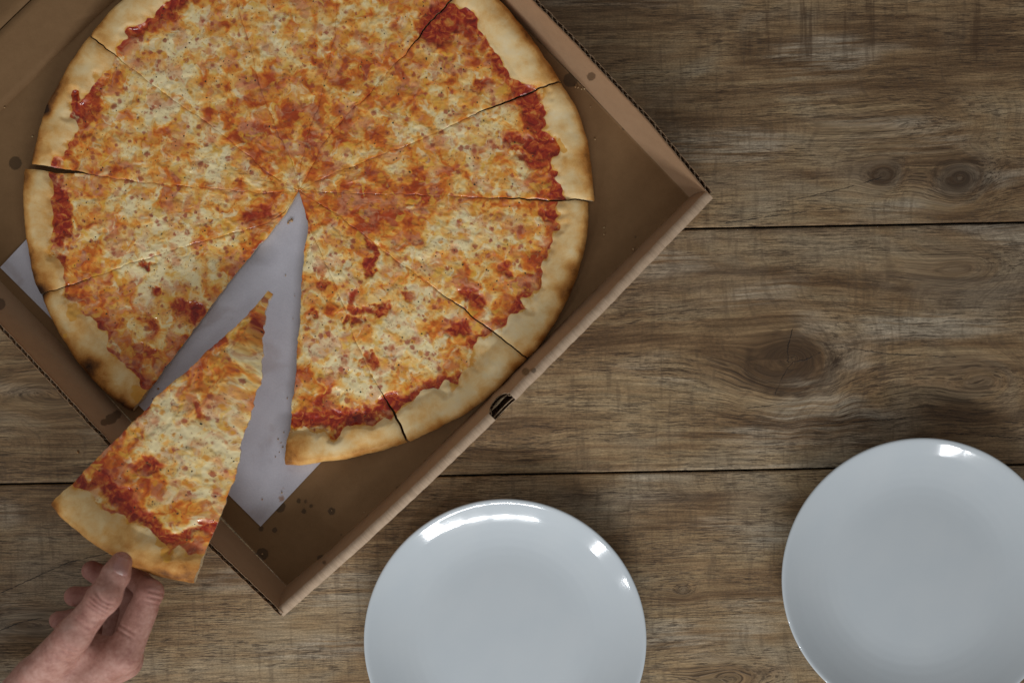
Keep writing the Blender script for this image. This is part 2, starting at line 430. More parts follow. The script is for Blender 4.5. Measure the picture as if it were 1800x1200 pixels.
def plank(name, k, u0, u1, du, dv, parent, seed, main):
    """row k lies between seam k-1 and seam k; built in plank axes then turned with the floor."""
    W = 426 * S; gap = 0.0009
    c, s_ = math.cos(ROT), math.sin(ROT)
    base = P(900, 408 + 426 * k)                       # a point on the lower seam
    nu = max(2, int((u1 - u0) / du)); nv = max(2, int(W / dv))
    us = np.linspace(u0 + gap, u1 - gap, nu)
    e = np.array([0, 0.0004, 0.0010])
    vs = np.concatenate([gap + e, np.linspace(gap + 0.003, W - gap - 0.003, nv), W - gap - e[::-1]])
    ez = np.concatenate([[-0.0011, -0.0004, -0.0001], np.zeros(nv), [-0.0001, -0.0004, -0.0011]])
    U, V = np.meshgrid(us, vs, indexing='ij')
    Z = np.broadcast_to(ez, U.shape)
    X = base.x + U * c - V * s_; Y = base.y + U * s_ + V * c
    px = X / S + 900; py = 600 - Y / S
    gu = U.copy(); gv = V.copy() + 0.006 * fbm(U * 1.6, V * 4, 2, seed) + 0.0008 * fbm(U * 9, V * 22, 2, seed + 5)
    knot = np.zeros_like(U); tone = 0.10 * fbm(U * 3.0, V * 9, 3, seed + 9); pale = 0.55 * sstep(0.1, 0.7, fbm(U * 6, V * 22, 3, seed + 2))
    crack = np.full(U.shape, 1.0); cmask = np.zeros_like(U)
    saw = 0.25 * sstep(0.1, 0.6, fbm(U * 7, V * 9, 2, seed + 21))
    if main:
        for (kx, ky, rx, ry, dk, rs) in KNOTS:
            ku = (px - kx) * c * S - (py - ky) * s_ * S; kv = -(px - kx) * s_ * S - (py - ky) * c * S
            wob = 1 + 0.14 * fbm(px / 80, py / 80, 2, 77)
            re = np.hypot(ku / (rx * S), kv / (ry * S)) * wob
            w = np.exp(-(re / 1.05) ** 2) * rs * 0.62
            cv = V - kv                                 # the v of the knot centre
            gv = gv * (1 - w) + w * (cv + re * ry * S * 0.9)
            far = np.exp(-(re / 2.6) ** 2) * rs * 0.55  # grain sweeps round the knot
            gv = gv - far * np.tanh(kv / (ry * S)) * ry * S
            gu = gu * (1 - 0.6 * w) + 0.6 * w * (np.arctan2(kv, ku) * ry * S * 0.5)
            body = sstep(1.15, 0.55, re)
            knot = np.maximum(knot, dk * (0.55 * body + 0.75 * np.exp(-((re - 0.95) / 0.16) ** 2) * (0.5 + fbm(px / 25, py / 25, 2, 5))))
            tone = tone - dk * 0.20 * np.exp(-(re / 1.5) ** 2)
        for L in CRACKS:
            for (ax, ay), (bx, by) in zip(L[:-1], L[1:]):
                ln = math.hypot(bx - ax, by - ay); tx, ty = (bx - ax) / ln, (by - ay) / ln
                al = (px - ax) * tx + (py - ay) * ty; sd = ((px - ax) * -ty + (py - ay) * tx)
                near = np.hypot(sd, np.maximum(np.maximum(-al, al - ln), 0)) * S
                mk = sstep(3.0, 0.0, np.maximum(-al, al - ln))
                upd = near < np.abs(crack)
                crack = np.where(upd, np.where(sd < 0, -near, near), crack); cmask = np.where(upd, mk, cmask)
        for (x0, x1, y0, y1, a) in [(1290, 1760, -10, 105, 1.0), (960, 1130, 0, 150, 0.8), (1050, 1300, 180, 400, 0.55), (1250, 1330, 560, 760, 0.5),
                                    (1640, 1800, 395, 520, 0.6), (1000, 1260, 850, 900, 0.8), (1100, 1400, 280, 380, 0.5)]:
            saw = np.maximum(saw, a * sstep(x0 - 30, x0 + 30, px) * sstep(x1 + 30, x1 - 30, px) * sstep(y0 - 15, y0 + 15, py) * sstep(y1 + 25, y1 - 15, py))
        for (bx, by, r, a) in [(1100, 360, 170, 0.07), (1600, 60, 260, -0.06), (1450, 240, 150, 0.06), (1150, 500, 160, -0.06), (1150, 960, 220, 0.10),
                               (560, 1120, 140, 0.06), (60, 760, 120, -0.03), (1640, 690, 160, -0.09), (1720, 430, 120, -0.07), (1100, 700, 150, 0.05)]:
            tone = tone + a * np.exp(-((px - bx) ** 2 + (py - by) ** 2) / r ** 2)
    nr, nc = U.shape
    verts = np.stack([X, Y, Z], -1).reshape(-1, 3)
    faces = grid_faces(nr, nc)[:, ::-1]
    # sides down to the underlay
    ring = np.concatenate([np.arange(nr) * nc, (nr - 1) * nc + np.arange(1, nc), (np.arange(nr - 1)[::-1]) * nc + nc - 1, np.arange(1, nc - 1)[::-1]])
    low = verts[ring].copy(); low[:, 2] = -0.010
    n0 = len(verts); idx = np.arange(len(ring)); nxt = (idx + 1) % len(ring)
    sf = np.stack([ring[idx], n0 + idx, n0 + nxt, ring[nxt]], 1)[:, ::-1]
    verts = np.concatenate([verts, low]); faces = np.concatenate([faces[:, ::-1], sf])
    me = np_mesh(name, verts, faces)
    pad = lambda a: np.concatenate([a.ravel(), a.ravel()[ring]])
    attr(me, 'grain', np.stack([pad(gu), pad(gv), np.full(len(verts), seed * 3.7)], 1))
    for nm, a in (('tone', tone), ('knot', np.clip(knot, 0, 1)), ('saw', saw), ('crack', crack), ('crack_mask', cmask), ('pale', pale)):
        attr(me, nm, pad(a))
    return link(name, me, parent, M_WOOD)

bm = bmesh.new(); bmesh.ops.create_cube(bm, size=1.0, matrix=Matrix.Translation((0, 0, -0.016)) @ Matrix.Diagonal((2.56, 2.16, 0.012, 1)))
fm = bpy.data.meshes.new('floor'); bm.to_mesh(fm); bm.free()
floor = tag(link('floor', fm, None, M_DARK), 'weathered oak plank floor with knots and dark seams', None, None, 'structure')
for k in range(-4, 7):
    if k in (0, 1, 2):
        plank('plank', k, -0.66, 0.66, 0.0020, 0.0017, floor, 3 + k * 2, True)
        for a, b in ((-1.28, -0.66), (0.66, 1.28)):
            plank('plank', k, a, b, 0.012, 0.010, floor, 60 + k * 3 + int(a < -1), False)
    else:
        off = 0.37 * (k % 3) - 0.3
        for a, b in ((-1.28, off), (off, 1.28)):
            plank('plank', k, a, b, 0.012, 0.010, floor, 20 + k * 3 + int(a < -1), False)

# ------------------------------------------------------------------ pizza box
FLOOR_Z = 0.0042
STAINS = [(1003, 141, 13), (583, 898, 7), (525, 880, 4.5), (537, 881, 3.8), (547, 889, 4), (534, 898, 5), (461, 973, 11), (483, 931, 5), (459, 929, 5),
          (491, 889, 11), (564, 981, 7), (27, 287, 12), (1187, 379, 2.5), (650, 905, 2), (1097, 225, 4), (1117, 417, 2.5), (700, 858, 4), (600, 940, 2)]
WALL_STAINS = [(1038, 136, 8), (924, 653, 7), (938, 651, 5), (0, 533, 11), (196, 735, 10), (206, 728, 8), (184, 741, 7), (570, 988, 4)]
def stain_field(px, py, L):
    d = np.full(np.shape(px), 30.0)
    for (x, y, r) in L: d = np.minimum(d, np.hypot(px - x, py - y) - r)
    return d

BT, RT_, TT, LT = (503, 1029), (1212, 347), (551, -338), (-148, 336)
box = tag(empty('pizza_box', P(530, 340, 0)), 'open brown kraft cardboard pizza box with grease spots and a notched front wall', 'pizza box')
bx0 = Vector(box.location)
def local(a, org): return np.asarray(a, float) - np.array(org)[None, :]

def polyline(pts, n):
    pts = np.array(pts, float); d = np.concatenate([[0], np.cumsum(np.hypot(*np.diff(pts, axis=0).T))])
    # smooth resample (catmull through points with linear parameter, lightly filtered)
    t = np.linspace(0, d[-1], n)
    x = np.interp(t, d, pts[:, 0]); y = np.interp(t, d, pts[:, 1])
    for _ in range(max(1, n // 12)):
        x[1:-1] = 0.25 * x[:-2] + 0.5 * x[1:-1] + 0.25 * x[2:]; y[1:-1] = 0.25 * y[:-2] + 0.5 * y[1:-1] + 0.25 * y[2:]
    return np.stack([x, y], 1)
def PA(px, py, z):
    k = S * (D - np.asarray(z)) / D
    return np.stack([(px - 900) * k, -(py - 600) * k, np.broadcast_to(z, np.shape(px))], -1)

FRONT_FLOOR = [(503, 1029), (578, 968), (697, 858), (844, 714), (1000, 556), (1110, 447), (1212, 347)]
FRONT_TOP = [(500, 1081), (630, 966), (745, 860), (870, 739), (1060, 549), (1160, 445), (1252, 350)]
RIGHT_FLOOR = [(1212, 347), (1088, 218), (1015, 141), (877, 0), (700, -182), (551, -338)]
RIGHT_TOP = [(1247, 343), (1142, 216), (1010, 76), (935, 0), (770, -178), (606, -352)]
LEFT_FLOOR = [(503, 1029), (393, 917), (234, 746), (104, 600), (0, 494), (-148, 336)]
LEFT_TOP = [(498, 1077), (345, 930), (196, 779), (0, 569), (-130, 432), (-215, 345)]
WALL_H = 0.046

# floor panel
nA, nB = 300, 300
fl = polyline(FRONT_FLOOR, nA)
bk = np.stack([np.linspace(LT[0], TT[0], nA), np.linspace(LT[1], TT[1], nA)], 1)
w = np.linspace(0, 1, nB)[None, :, None]
G = fl[:, None, :] * (1 - w) + bk[:, None, :] * w
zz = FLOOR_Z + 0.0004 * fbm(G[..., 0] / 150, G[..., 1] / 150, 2, 4)
V = PA(G[..., 0], G[..., 1], zz).reshape(-1, 3)
n0 = len(V)
Vb = V.copy(); Vb[:, 2] = 0.0006
F = grid_faces(nA, nB)
ring = np.concatenate([np.arange(nA) * nB, (nA - 1) * nB + np.arange(1, nB), np.arange(nA - 1)[::-1] * nB + nB - 1, np.arange(1, nB - 1)[::-1]])
low = Vb[ring]; idx = np.arange(len(ring)); nx = (idx + 1) % len(ring)
F = np.concatenate([F, np.stack([ring[idx], n0 + idx, n0 + nx, ring[nx]], 1)])
VV = np.concatenate([V, low])
me = np_mesh('floor_panel', local(VV, bx0), F)
sf = stain_field(G[..., 0], G[..., 1], STAINS).ravel()
attr(me, 'stain', np.concatenate([sf, sf[ring]]))
link('floor_panel', me, box, M_GREASE_SHADE)  # greasy board, with the shade inside the box put into its colour

def side_wall(name, floor_pts, top_pts, seed, sign):
    """corrugated board: inner liner, waved flute, outer liner; open cut edge on top."""
    n = 360; m = 12
    a = polyline(floor_pts, n); b = polyline(top_pts, n)
    root = empty(name, (0, 0, 0)); root.parent = box
    t = np.linspace(0, 1, n)
    A = PA(a[:, 0], a[:, 1], FLOOR_Z * np.ones(n)); B = PA(b[:, 0], b[:, 1], WALL_H * np.ones(n))
    dirv = B - A; tan = np.gradient(A, axis=0); tan /= np.linalg.norm(tan, axis=1)[:, None]
    nor = np.cross(tan, dirv); nor /= np.linalg.norm(nor, axis=1)[:, None]; nor *= sign     # outward
    hj = 0.0006 * fbm(t * 90, t * 0 + 3.3, 3, seed)
    hs = np.linspace(0, 1, m)
    def sheet(off, thick, rag, nm, mat):
        L = []
        for o in (off, off + thick):
            g = A[:, None, :] + dirv[:, None, :] * (hs[None, :, None] * (1 + (rag / WALL_H)[:, None, None])) + nor[:, None, :] * o
            bulge = 0.0012 * np.sin(np.pi * hs)[None, :, None] * nor[:, None, :]
            L.append(g + bulge)
        v = np.concatenate([x.reshape(-1, 3) for x in L]); f1 = grid_faces(n, m); f2 = grid_faces(n, m, n * m, True)
        e = np.arange(n - 1) * m + m - 1
        ft = np.stack([e, e + m, e + m + n * m, e + n * m], 1)
        c0 = np.arange(m - 1); fe = np.stack([c0, c0 + 1, c0 + 1 + n * m, c0 + n * m], 1); fe2 = fe[:, ::-1] + (n - 1) * m
        me = np_mesh(nm, local(v, bx0), np.concatenate([f1, f2, ft, fe, fe2]))
        px = a[:, None, 0] * (1 - hs) + b[:, None, 0] * hs; py = a[:, None, 1] * (1 - hs) + b[:, None, 1] * hs
        st = stain_field(px, py, WALL_STAINS).ravel(); attr(me, 'stain', np.concatenate([st, st]))
        return link(nm, me, root, mat)
    sheet(0.0, 0.00035, hj, 'inner_liner', M_KRAFT)
    sheet(0.0030, 0.00035, hj * 1.3 + 0.0005 * fbm(t * 200, t * 0, 2, seed + 4), 'outer_liner', M_KRAFT)
    # flute
    nf = 1500; tf = np.linspace(0, 1, nf)
    ia = np.stack([np.interp(tf, t, A[:, k]) for k in range(3)], 1); idv = np.stack([np.interp(tf, t, dirv[:, k]) for k in range(3)], 1)
    inr = np.stack([np.interp(tf, t, nor[:, k]) for k in range(3)], 1)
    ph = 0.00165 + 0.00115 * np.sin(tf * 2 * np.pi * 68 + 2 * fbm(tf * 12, tf * 0, 2, seed))
    top = 1.004 + 0.016 * fbm(tf * 60, tf * 0 + 2, 2, seed + 9)
    rows = [ia + idv * q + inr * (ph + 0.0012 * math.sin(math.pi * q))[:, None] for q in (0.70, 0.80, 0.90)] + [ia + idv * top[:, None] + inr * (ph + 0.0012 * np.sin(np.pi * np.clip(top, 0, 1)))[:, None]]
    v = np.stack(rows, 1).reshape(-1, 3)
    me = np_mesh('flute', local(v, bx0), grid_faces(nf, 4)); link('flute', me, root, M_EDGE)

side_wall('side_wall', RIGHT_FLOOR, RIGHT_TOP, 3, 1)
side_wall('side_wall', LEFT_FLOOR, LEFT_TOP, 8, -1)

# front wall: folded double board with a rolled top and a thumb notch
def front_wall():
    n = 420
    a = polyline(FRONT_FLOOR, n); b = polyline(FRONT_TOP, n)
    t = np.linspace(0, 1, n)
    A = PA(a[:, 0], a[:, 1], FLOOR_Z * np.ones(n)); B = PA(b[:, 0], b[:, 1], 0.040 * np.ones(n))
    hor = (B - A); hor[:, 2] = 0
    tan = np.gradient(A, axis=0); tan /= np.linalg.norm(tan, axis=1)[:, None]
    hor -= tan * (hor * tan).sum(1)[:, None]
    wd = np.linalg.norm(hor, axis=1); out = hor / wd[:, None]
    shift = (B - A); shift[:, 2] = 0; along = (shift * tan).sum(1)
    H = 0.046
    root = empty('front_wall', (0, 0, 0)); root.parent = box
    # notch window along t, found from the picture of the slot
    cpx = (886, 716); tc = t[np.argmin(np.hypot(b[:, 0] - 889, b[:, 1] - 720))]
    tw = 0.0215
    q = np.clip(1 - ((t - tc) / tw) ** 2, 0, 1) ** 0.5          # half-ellipse
    dep_in = 0.0165 * q; dep_out = 0.0075 * q
    roll = q <= 0
    rnd = 0.0003 * fbm(t * 40, t * 0, 3, 6)
    def pt(o, z, fr):   # o: fraction of the outward width, z height, fr: fraction of along-shift
        return A + out * (np.asarray(o) * 1.0)[:, None] + tan * (along * fr)[:, None] + np.array([0, 0, 1.0])[None, :] * (np.asarray(z) - FLOOR_Z)[:, None]
    W0 = wd - 0.0078     # inner top
    # profile of the rolled skin, inner bottom -> roll -> outer bottom
    prof = []
    for k in range(9):
        f = k / 8; zt = FLOOR_Z + (H - 0.0035 - dep_in - FLOOR_Z) * f
        bow = 0.0010 * math.sin(math.pi * f)
        prof.append(pt(W0 * ((zt - FLOOR_Z) / (H - 0.0035 - FLOOR_Z)) - bow + rnd, zt, f))
    inner = np.stack(prof, 1)
    roll_p = []
    for k in range(0, 11):
        an = math.pi * k / 10
        cx = W0 + 0.0039; r = 0.0039
        roll_p.append(pt(cx - r * math.cos(an) + rnd, H - 0.0035 + 0.0030 * math.sin(an) + rnd * 0.5 + 0 * t, 1.0))
    rolln = np.stack(roll_p, 1)
    outer_p = []
    for k in range(6):
        f = 1 - k / 5; zt = 0.0010 + (H - 0.0035 - dep_out - 0.0010) * f
        outer_p.append(pt(W0 + 0.0078 - 0.006 * (1 - f) + rnd, zt, f))
    outer = np.stack(outer_p, 1)
    nI, nR, nO = 9, 11, 6
    def add(nm, arr, mask=None, mat=M_KRAFT, st=True, th=None):
        nn, m = arr.shape[:2]; f = grid_faces(nn, m)
        if mask is not None:
            cell = (mask[:-1] & mask[1:]); f = f.reshape(nn - 1, m - 1, 4)[cell].reshape(-1, 4)
        me = np_mesh(nm, local(arr.reshape(-1, 3), bx0), f)
        px = arr[..., 0] / (S * (1 - arr[..., 2])) + 900; py = 600 - arr[..., 1] / (S * (1 - arr[..., 2]))
        attr(me, 'stain', stain_field(px, py, WALL_STAINS).ravel())
        o = link(nm, me, root, mat)
        if th:
            md = o.modifiers.new('thick', 'SOLIDIFY'); md.thickness = th; md.offset = -1 if th > 0 else 1
        return o
    add('inner_panel', inner)
    add('rolled_edge', rolln, roll, M_ROLL)
    add('outer_panel', outer)
    # second skin of each board behind the cut and flutes seen in the notch
    sel = np.where(q > 0.0)[0]; sl = slice(sel[0] - 1, sel[-1] + 2)
    ti = t[sl]
    def board(base_o, depth, nm, d0, d1):
        tf = np.linspace(ti[0], ti[-1], 160)
        def ev(o, drop):
            oo = np.interp(tf, t, W0) + o
            dq = np.interp(tf, t, depth) + drop
            Ai = np.stack([np.interp(tf, t, A[:, k]) for k in range(3)], 1); oi = np.stack([np.interp(tf, t, out[:, k]) for k in range(3)], 1)
            tn = np.stack([np.interp(tf, t, tan[:, k]) for k in range(3)], 1); al = np.interp(tf, t, along)
            z = H - 0.0035 - dq
            lean = (z - (H - 0.0035)) * (np.interp(tf, t, W0) / (H - 0.0035 - FLOOR_Z)) * (1 if base_o < 0.003 else 0.15)
            return Ai + oi * (oo + lean)[:, None] + tn * al[:, None] + np.array([0, 0, 1.0])[None, :] * (z - FLOOR_Z)[:, None]
        wave = d0 + (d1 - d0) * (0.5 + 0.5 * np.sin(np.linspace(0, 2 * np.pi * 8.5, 160)))
        arr = np.stack([ev(base_o + wave, 0.0001), ev(base_o + wave, 0.006)], 1)
        me = np_mesh(nm, local(arr.reshape(-1, 3), bx0), grid_faces(160, 2)); link(nm, me, root, M_EDGE)
        for oo in (d0, d1):
            arr = np.stack([ev(base_o + oo - 0.00018, 0.0), ev(base_o + oo + 0.00018, 0.0), ev(base_o + oo + 0.00018, 0.008)], 1)
            me = np_mesh('liner', local(arr.reshape(-1, 3), bx0), grid_faces(160, 3)); link('liner', me, root, M_EDGE)
    board(0.0, dep_in, 'flute', 0.0002, 0.0026)
    board(0.0052, dep_out, 'flute', 0.0002, 0.0024)
front_wall()

# back wall leaning open, and the lid lying behind it (beyond the frame)
def quad_board(name, pts, nx_, ny_, seed, amp=0.0006):
    p = [np.array(x, float) for x in pts]
    u = np.linspace(0, 1, nx_)[:, None, None]; v = np.linspace(0, 1, ny_)[None, :, None]
    g = (p[0] * (1 - u) + p[1] * u) * (1 - v) + (p[3] * (1 - u) + p[2] * u) * v
    g[..., 2] += amp * fbm(g[..., 0] * 12, g[..., 1] * 12, 2, seed)
    me = np_mesh(name, local(g.reshape(-1, 3), bx0), grid_faces(nx_, ny_)); attr(me, 'stain', np.full(nx_ * ny_, 30.0))
    o = link(name, me, box, M_KRAFT)
    md = o.modifiers.new('thick', 'SOLIDIFY'); md.thickness = 0.003; md.offset = 0
    o.data.materials[0] = M_GREASE_SHADE  # same dark board on back wall and lid, painting in the corner falloff
    return o
dn = np.array([-0.6932, -0.7207])
def bp(c, d, z): return P(c[0] + dn[0] * d, c[1] + dn[1] * d, z)
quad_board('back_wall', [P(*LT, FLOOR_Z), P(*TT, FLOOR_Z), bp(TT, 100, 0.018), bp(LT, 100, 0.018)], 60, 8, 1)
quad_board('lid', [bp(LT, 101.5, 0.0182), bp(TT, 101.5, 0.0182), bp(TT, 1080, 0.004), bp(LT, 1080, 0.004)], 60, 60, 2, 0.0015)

# ------------------------------------------------------------------ greaseproof paper
PAPER_Z = 0.0048
c0 = np.array([458, 925.0]); c1 = np.array([0, 470.0]); c2 = c0 + np.array([440, -468.0]); c3 = c1 + np.array([440, -468.0])
u = np.linspace(0, 1, 110)[:, None, None]; v = np.linspace(0, 1, 110)[None, :, None]
G = (c0 * (1 - u) + c1 * u) * (1 - v) + (c2 * (1 - u) + c3 * u) * v
zz = PAPER_Z + 0.00035 + 0.00045 * fbm(G[..., 0] / 70, G[..., 1] / 70, 2, 14) + 0.00022 * np.abs(fbm(G[..., 0] / 35, G[..., 1] / 90, 2, 15))
org = P(450, 570, PAPER_Z)
me = np_mesh('paper_sheet', local(PA(G[..., 0], G[..., 1], zz).reshape(-1, 3), org), grid_faces(110, 110))
PST = [(495, 876, 6), (461, 877, 2), (499, 858, 2), (492, 780, 2.5), (500, 770, 2), (486, 805, 2), (430, 460, 3)]
attr(me, 'stain', stain_field(G[..., 0], G[..., 1], PST).ravel())
paper = link('paper_sheet', me, None, M_PAPER); paper.location = org
tag(paper, 'square sheet of white greaseproof paper under the pizza in the box', 'paper')

# ------------------------------------------------------------------ pizza
CX, CY = 525.0, 335.0
PZ = 0.0056                        # underside of the pizza
KF = S * (1 - 0.013)               # metres per pixel at pizza height
PIZ = P(CX, CY, 0.013); PIZ.z = PZ
CUTS = {   # polylines from the middle outwards
    'c1': [(540, 336), (700, 341), (860, 347), (950, 351), (1040, 353)],
    'c2': [(540, 327), (700, 262), (800, 218), (860, 190), (985, 144)],
    'c3': [(535, 318), (560, 265), (650, 165), (720, 85), (750, 45), (837, -44)],
    'c4': [(528, 300), (535, 262), (562, 180), (575, 120), (588, 60), (592, 0), (618, -142)],
    'c5': [(518, 300), (490, 240), (460, 160), (444, 100), (424, 30), (385, -115)],
    'c6': [(505, 325), (440, 275), (370, 220), (290, 165), (200, 95), (156, 61)],
    'c7': [(500, 338), (400, 333), (300, 325), (200, 313), (135, 303), (45, 292)],
    'c8': [(500, 372), (480, 385), (413, 407), (333, 430), (247, 457), (100, 509), (70, 517)],
    'c9': [(516, 352), (455, 430), (400, 500), (320, 608), (235, 723)],
    'c10': [(530, 352), (541, 395), (534, 440), (529, 490), (520, 640), (507, 755), (500, 817)],
    'c11': [(545, 400), (560, 437), (585, 492), (610, 550), (626, 603), (667, 683), (700, 740), (718, 776)],
    'c12': [(548, 350), (580, 370), (667, 437), (733, 484), (800, 533), (900, 610), (927, 630)]}
SLICES = [  # start cut, end cut (clockwise on the photograph), outer edge
    ('c7', 'c6', [(53, 288), (63, 247), (80, 187), (100, 150), (127, 103), (155, 62)]),
    ('c6', 'c5', [(158, 60), (213, 0), (290, -62), (385, -115)]),
    ('c5', 'c4', [(385, -115), (500, -143), (618, -142)]),
    ('c4', 'c3', [(618, -142), (740, -105), (836, -45)]),
    ('c3', 'c2', [(838, -42), (880, 0), (940, 75), (965, 108), (985, 142)]),
    ('c2', 'c1', [(988, 146), (1012, 185), (1033, 245), (1042, 310), (1046, 353)]),
    ('c1', 'c12', [(1035, 358), (1034, 400), (1023, 460), (993, 537), (952, 603), (928, 629)]),
    ('c12', 'c11', [(926, 632), (900, 657), (848, 707), (775, 750), (720, 776)]),
    ('c11', 'c10', [(716, 777), (637, 800), (560, 814), (502, 818)]),
    ('c9', 'c8', [(240, 727), (222, 721), (173, 680), (130, 630), (100, 580), (80, 543), (71, 518)]),
    ('c8', 'c7', [(68, 516), (58, 490), (47, 433), (39, 353), (41, 297)])]
HELD = ('h_a', 'h_b')
CUTS['h_a'] = [(520, 350), (505, 470), (500, 600), (492, 720), (485, 815)]       # 93 degree side of the gap
CUTS['h_b'] = [(516, 352), (455, 430), (390, 505), (315, 610), (238, 728)]
HELD_OUT = [(485, 820), (420, 812), (360, 792), (300, 764), (238, 728)]

def cut_theta(name, r, ref):
    pts = np.array(CUTS[name], float) - (CX, CY)
    rr = np.hypot(pts[:, 0], pts[:, 1]); th = np.arctan2(pts[:, 1], pts[:, 0])
    th = ref + np.mod(th - ref + np.pi, 2 * np.pi) - np.pi
    sd_ = sum(ord(q) for q in name) * 7
    r = np.asarray(r, float)
    wig = (1.9 * fbm(r / 34, r * 0 + 1.5, 2, sd_) + 0.9 * fbm(r / 9, r * 0 + 4.5, 2, sd_ + 3)) * sstep(10, 60, r)
    return np.interp(r, rr, th) + wig / np.maximum(r, 20)

# held-slice feature positions are read off the photograph and carried back to its place in the pizza
_src = np.array([[465, 520, 1], [85, 875, 1], [345, 1030, 1]], float)
_dst = np.array([[518, 352], [238, 728], [485, 820]], float)
AFF = np.linalg.solve(_src, _dst)
def hb(L): return [tuple(np.array([x, y, 1.0]) @ AFF) for (x, y) in L]

SAUCE = [  # polyline, half-width px, strength
    ([(765, 45), (800, 22), (835, 20), (865, 60)], 24, 1.0), ([(880, 100), (895, 130), (905, 150)], 16, .9), ([(860, 140), (840, 150)], 8, .6), ([(925, 165), (938, 205), (955, 245), (975, 285), (985, 330)], 15, 1.0),
    ([(900, 240), (930, 255), (965, 270)], 9, .9), ([(905, 268), (940, 282), (975, 300)], 8, .8), ([(975, 362), (968, 385)], 9, 1.0), ([(974, 432), (962, 462)], 8, 1.0),
    ([(925, 545), (910, 580), (895, 605), (870, 608)], 17, 1.0), ([(855, 600), (845, 610)], 12, .9), ([(800, 680), (760, 692), (715, 706), (680, 712)], 13, 1.0),
    ([(665, 722), (630, 730), (580, 736), (520, 735)], 13, 1.0), ([(560, 715), (590, 700)], 9, .6), ([(650, 640), (646, 628)], 8, .7), ([(520, 730), (540, 742)], 9, 1.0),
    ([(112, 245), (118, 200), (138, 165), (150, 140)], 22, 1.0), ([(130, 215), (160, 185)], 12, .7), ([(104, 345), (110, 380), (110, 425)], 11, 1.0), ([(102, 310), (103, 350)], 7, .8), ([(100, 455), (104, 480)], 7, .8),
    ([(215, 45), (235, 25), (270, 12), (310, -5)], 24, 1.0), ([(200, 70), (225, 60)], 12, .6), ([(330, -20), (420, -60)], 16, 1.0), ([(520, -85), (600, -85)], 12, .8), ([(680, -75), (760, -50)], 15, .9),
    ([(158, 590), (165, 615), (195, 640), (235, 660)], 7, 1.0), ([(255, 560), (275, 575)], 9, .6), ([(318, 540), (345, 548)], 13, .95), ([(345, 545), (350, 560)], 8, .9), ([(255, 463), (262, 468)], 7, .8), ([(268, 515), (272, 512)], 7, .9),
    ([(246, 610), (262, 618)], 8, .6), ([(648, 430), (655, 455), (650, 475)], 8, .85), ([(612, 510), (618, 540), (650, 548), (676, 543)], 7, .85), ([(560, 500), (575, 492)], 7, .7), ([(612, 560), (640, 562)], 5, .7), ([(820, 518), (832, 530)], 12, .8),
    ([(725, 515), (722, 530)], 6, .6), ([(790, 583), (825, 572)], 8, .8), ([(445, 378), (465, 372)], 13, .6), ([(885, 465), (888, 475)], 6, .7), ([(650, 620), (640, 630)], 5, .6), ([(552, 545), (555, 560)], 6, .7), ([(865, 10), (850, 30)], 10, .9),
    (hb([(175, 830), (200, 850), (235, 890), (265, 915), (285, 935)]), 13, 1.0), (hb([(300, 930), (340, 930), (372, 920)]), 8, .9), (hb([(245, 800), (270, 812)]), 10, .75), (hb([(452, 575), (465, 560)]), 9, .85), (hb([(340, 700), (352, 725)]), 6, .6), (hb([(140, 835), (175, 838)]), 8, .8)]
TONE = [  # px, py, radius, offset  (minus = white cheese, plus = oily orange)
    (470, 225, 80, .12), (560, 265, 70, .10), (700, 345, 75, .14), (640, 360, 50, .12), (600, 130, 50, .10), (700, 120, 60, .06), (430, 260, 50, .10), (600, 290, 50, .10), (770, 320, 60, .10), (720, 180, 50, .06),
    (280, 110, 75, -.16), (330, 150, 60, -.12), (450, 40, 60, -.12), (380, 80, 70, -.10), (550, 60, 60, -.06), (210, 105, 40, -.16), (255, 190, 50, -.12), (200, 230, 50, -.10), (350, 290, 55, -.16), (390, 295, 40, -.16), (220, 360, 60, -.12), (290, 400, 70, -.14), (250, 460, 55, -.16), (330, 480, 60, -.14), (200, 420, 40, -.10), (250, 540, 45, -.10), (320, 320, 40, .1),
    (160, 290, 40, .10), (170, 350, 30, .12), (180, 530, 40, .12), (160, 460, 40, .08), (510, 305, 25, -.3), (600, 640, 70, -.22), (580, 600, 60, -.16), (650, 490, 60, -.12), (700, 560, 60, -.14), (560, 460, 35, -.08), (690, 640, 60, -.10), (760, 640, 60, -.06),
    (640, 690, 25, -.22), (780, 420, 50, -.18), (820, 400, 50, -.14), (740, 470, 40, -.14), (870, 420, 50, -.08), (760, 235, 60, -.10), (800, 250, 50, -.14), (870, 330, 60, -.06), (690, 220, 40, -.1), (620, 270, 25, -.2), (760, 130, 50, -.05), (860, 210, 50, -.08),
    (670, 390, 40, .12), (750, 350, 40, .14), (850, 480, 40, .08), (880, 560, 40, .06), (540, 680, 40, .14), (560, 700, 40, .12), (820, 110, 50, .04), (920, 320, 40, .0), (510, 200, 60, .08), (640, 250, 40, .05), (400, 190, 50, .06)] + \
    [tuple(list(hb([(x, y)])[0]) + [r, a]) for (x, y, r, a) in [(280, 720, 40, -.26), (330, 760, 55, -.24), (380, 760, 40, -.22), (350, 820, 40, -.16), (400, 690, 40, -.12), (330, 640, 40, .20), (360, 620, 30, .15), (430, 640, 30, -.12), (300, 850, 40, .02), (410, 650, 25, .12), (420, 605, 25, -.16), (205, 800, 30, .16), (370, 870, 40, -.05)]]
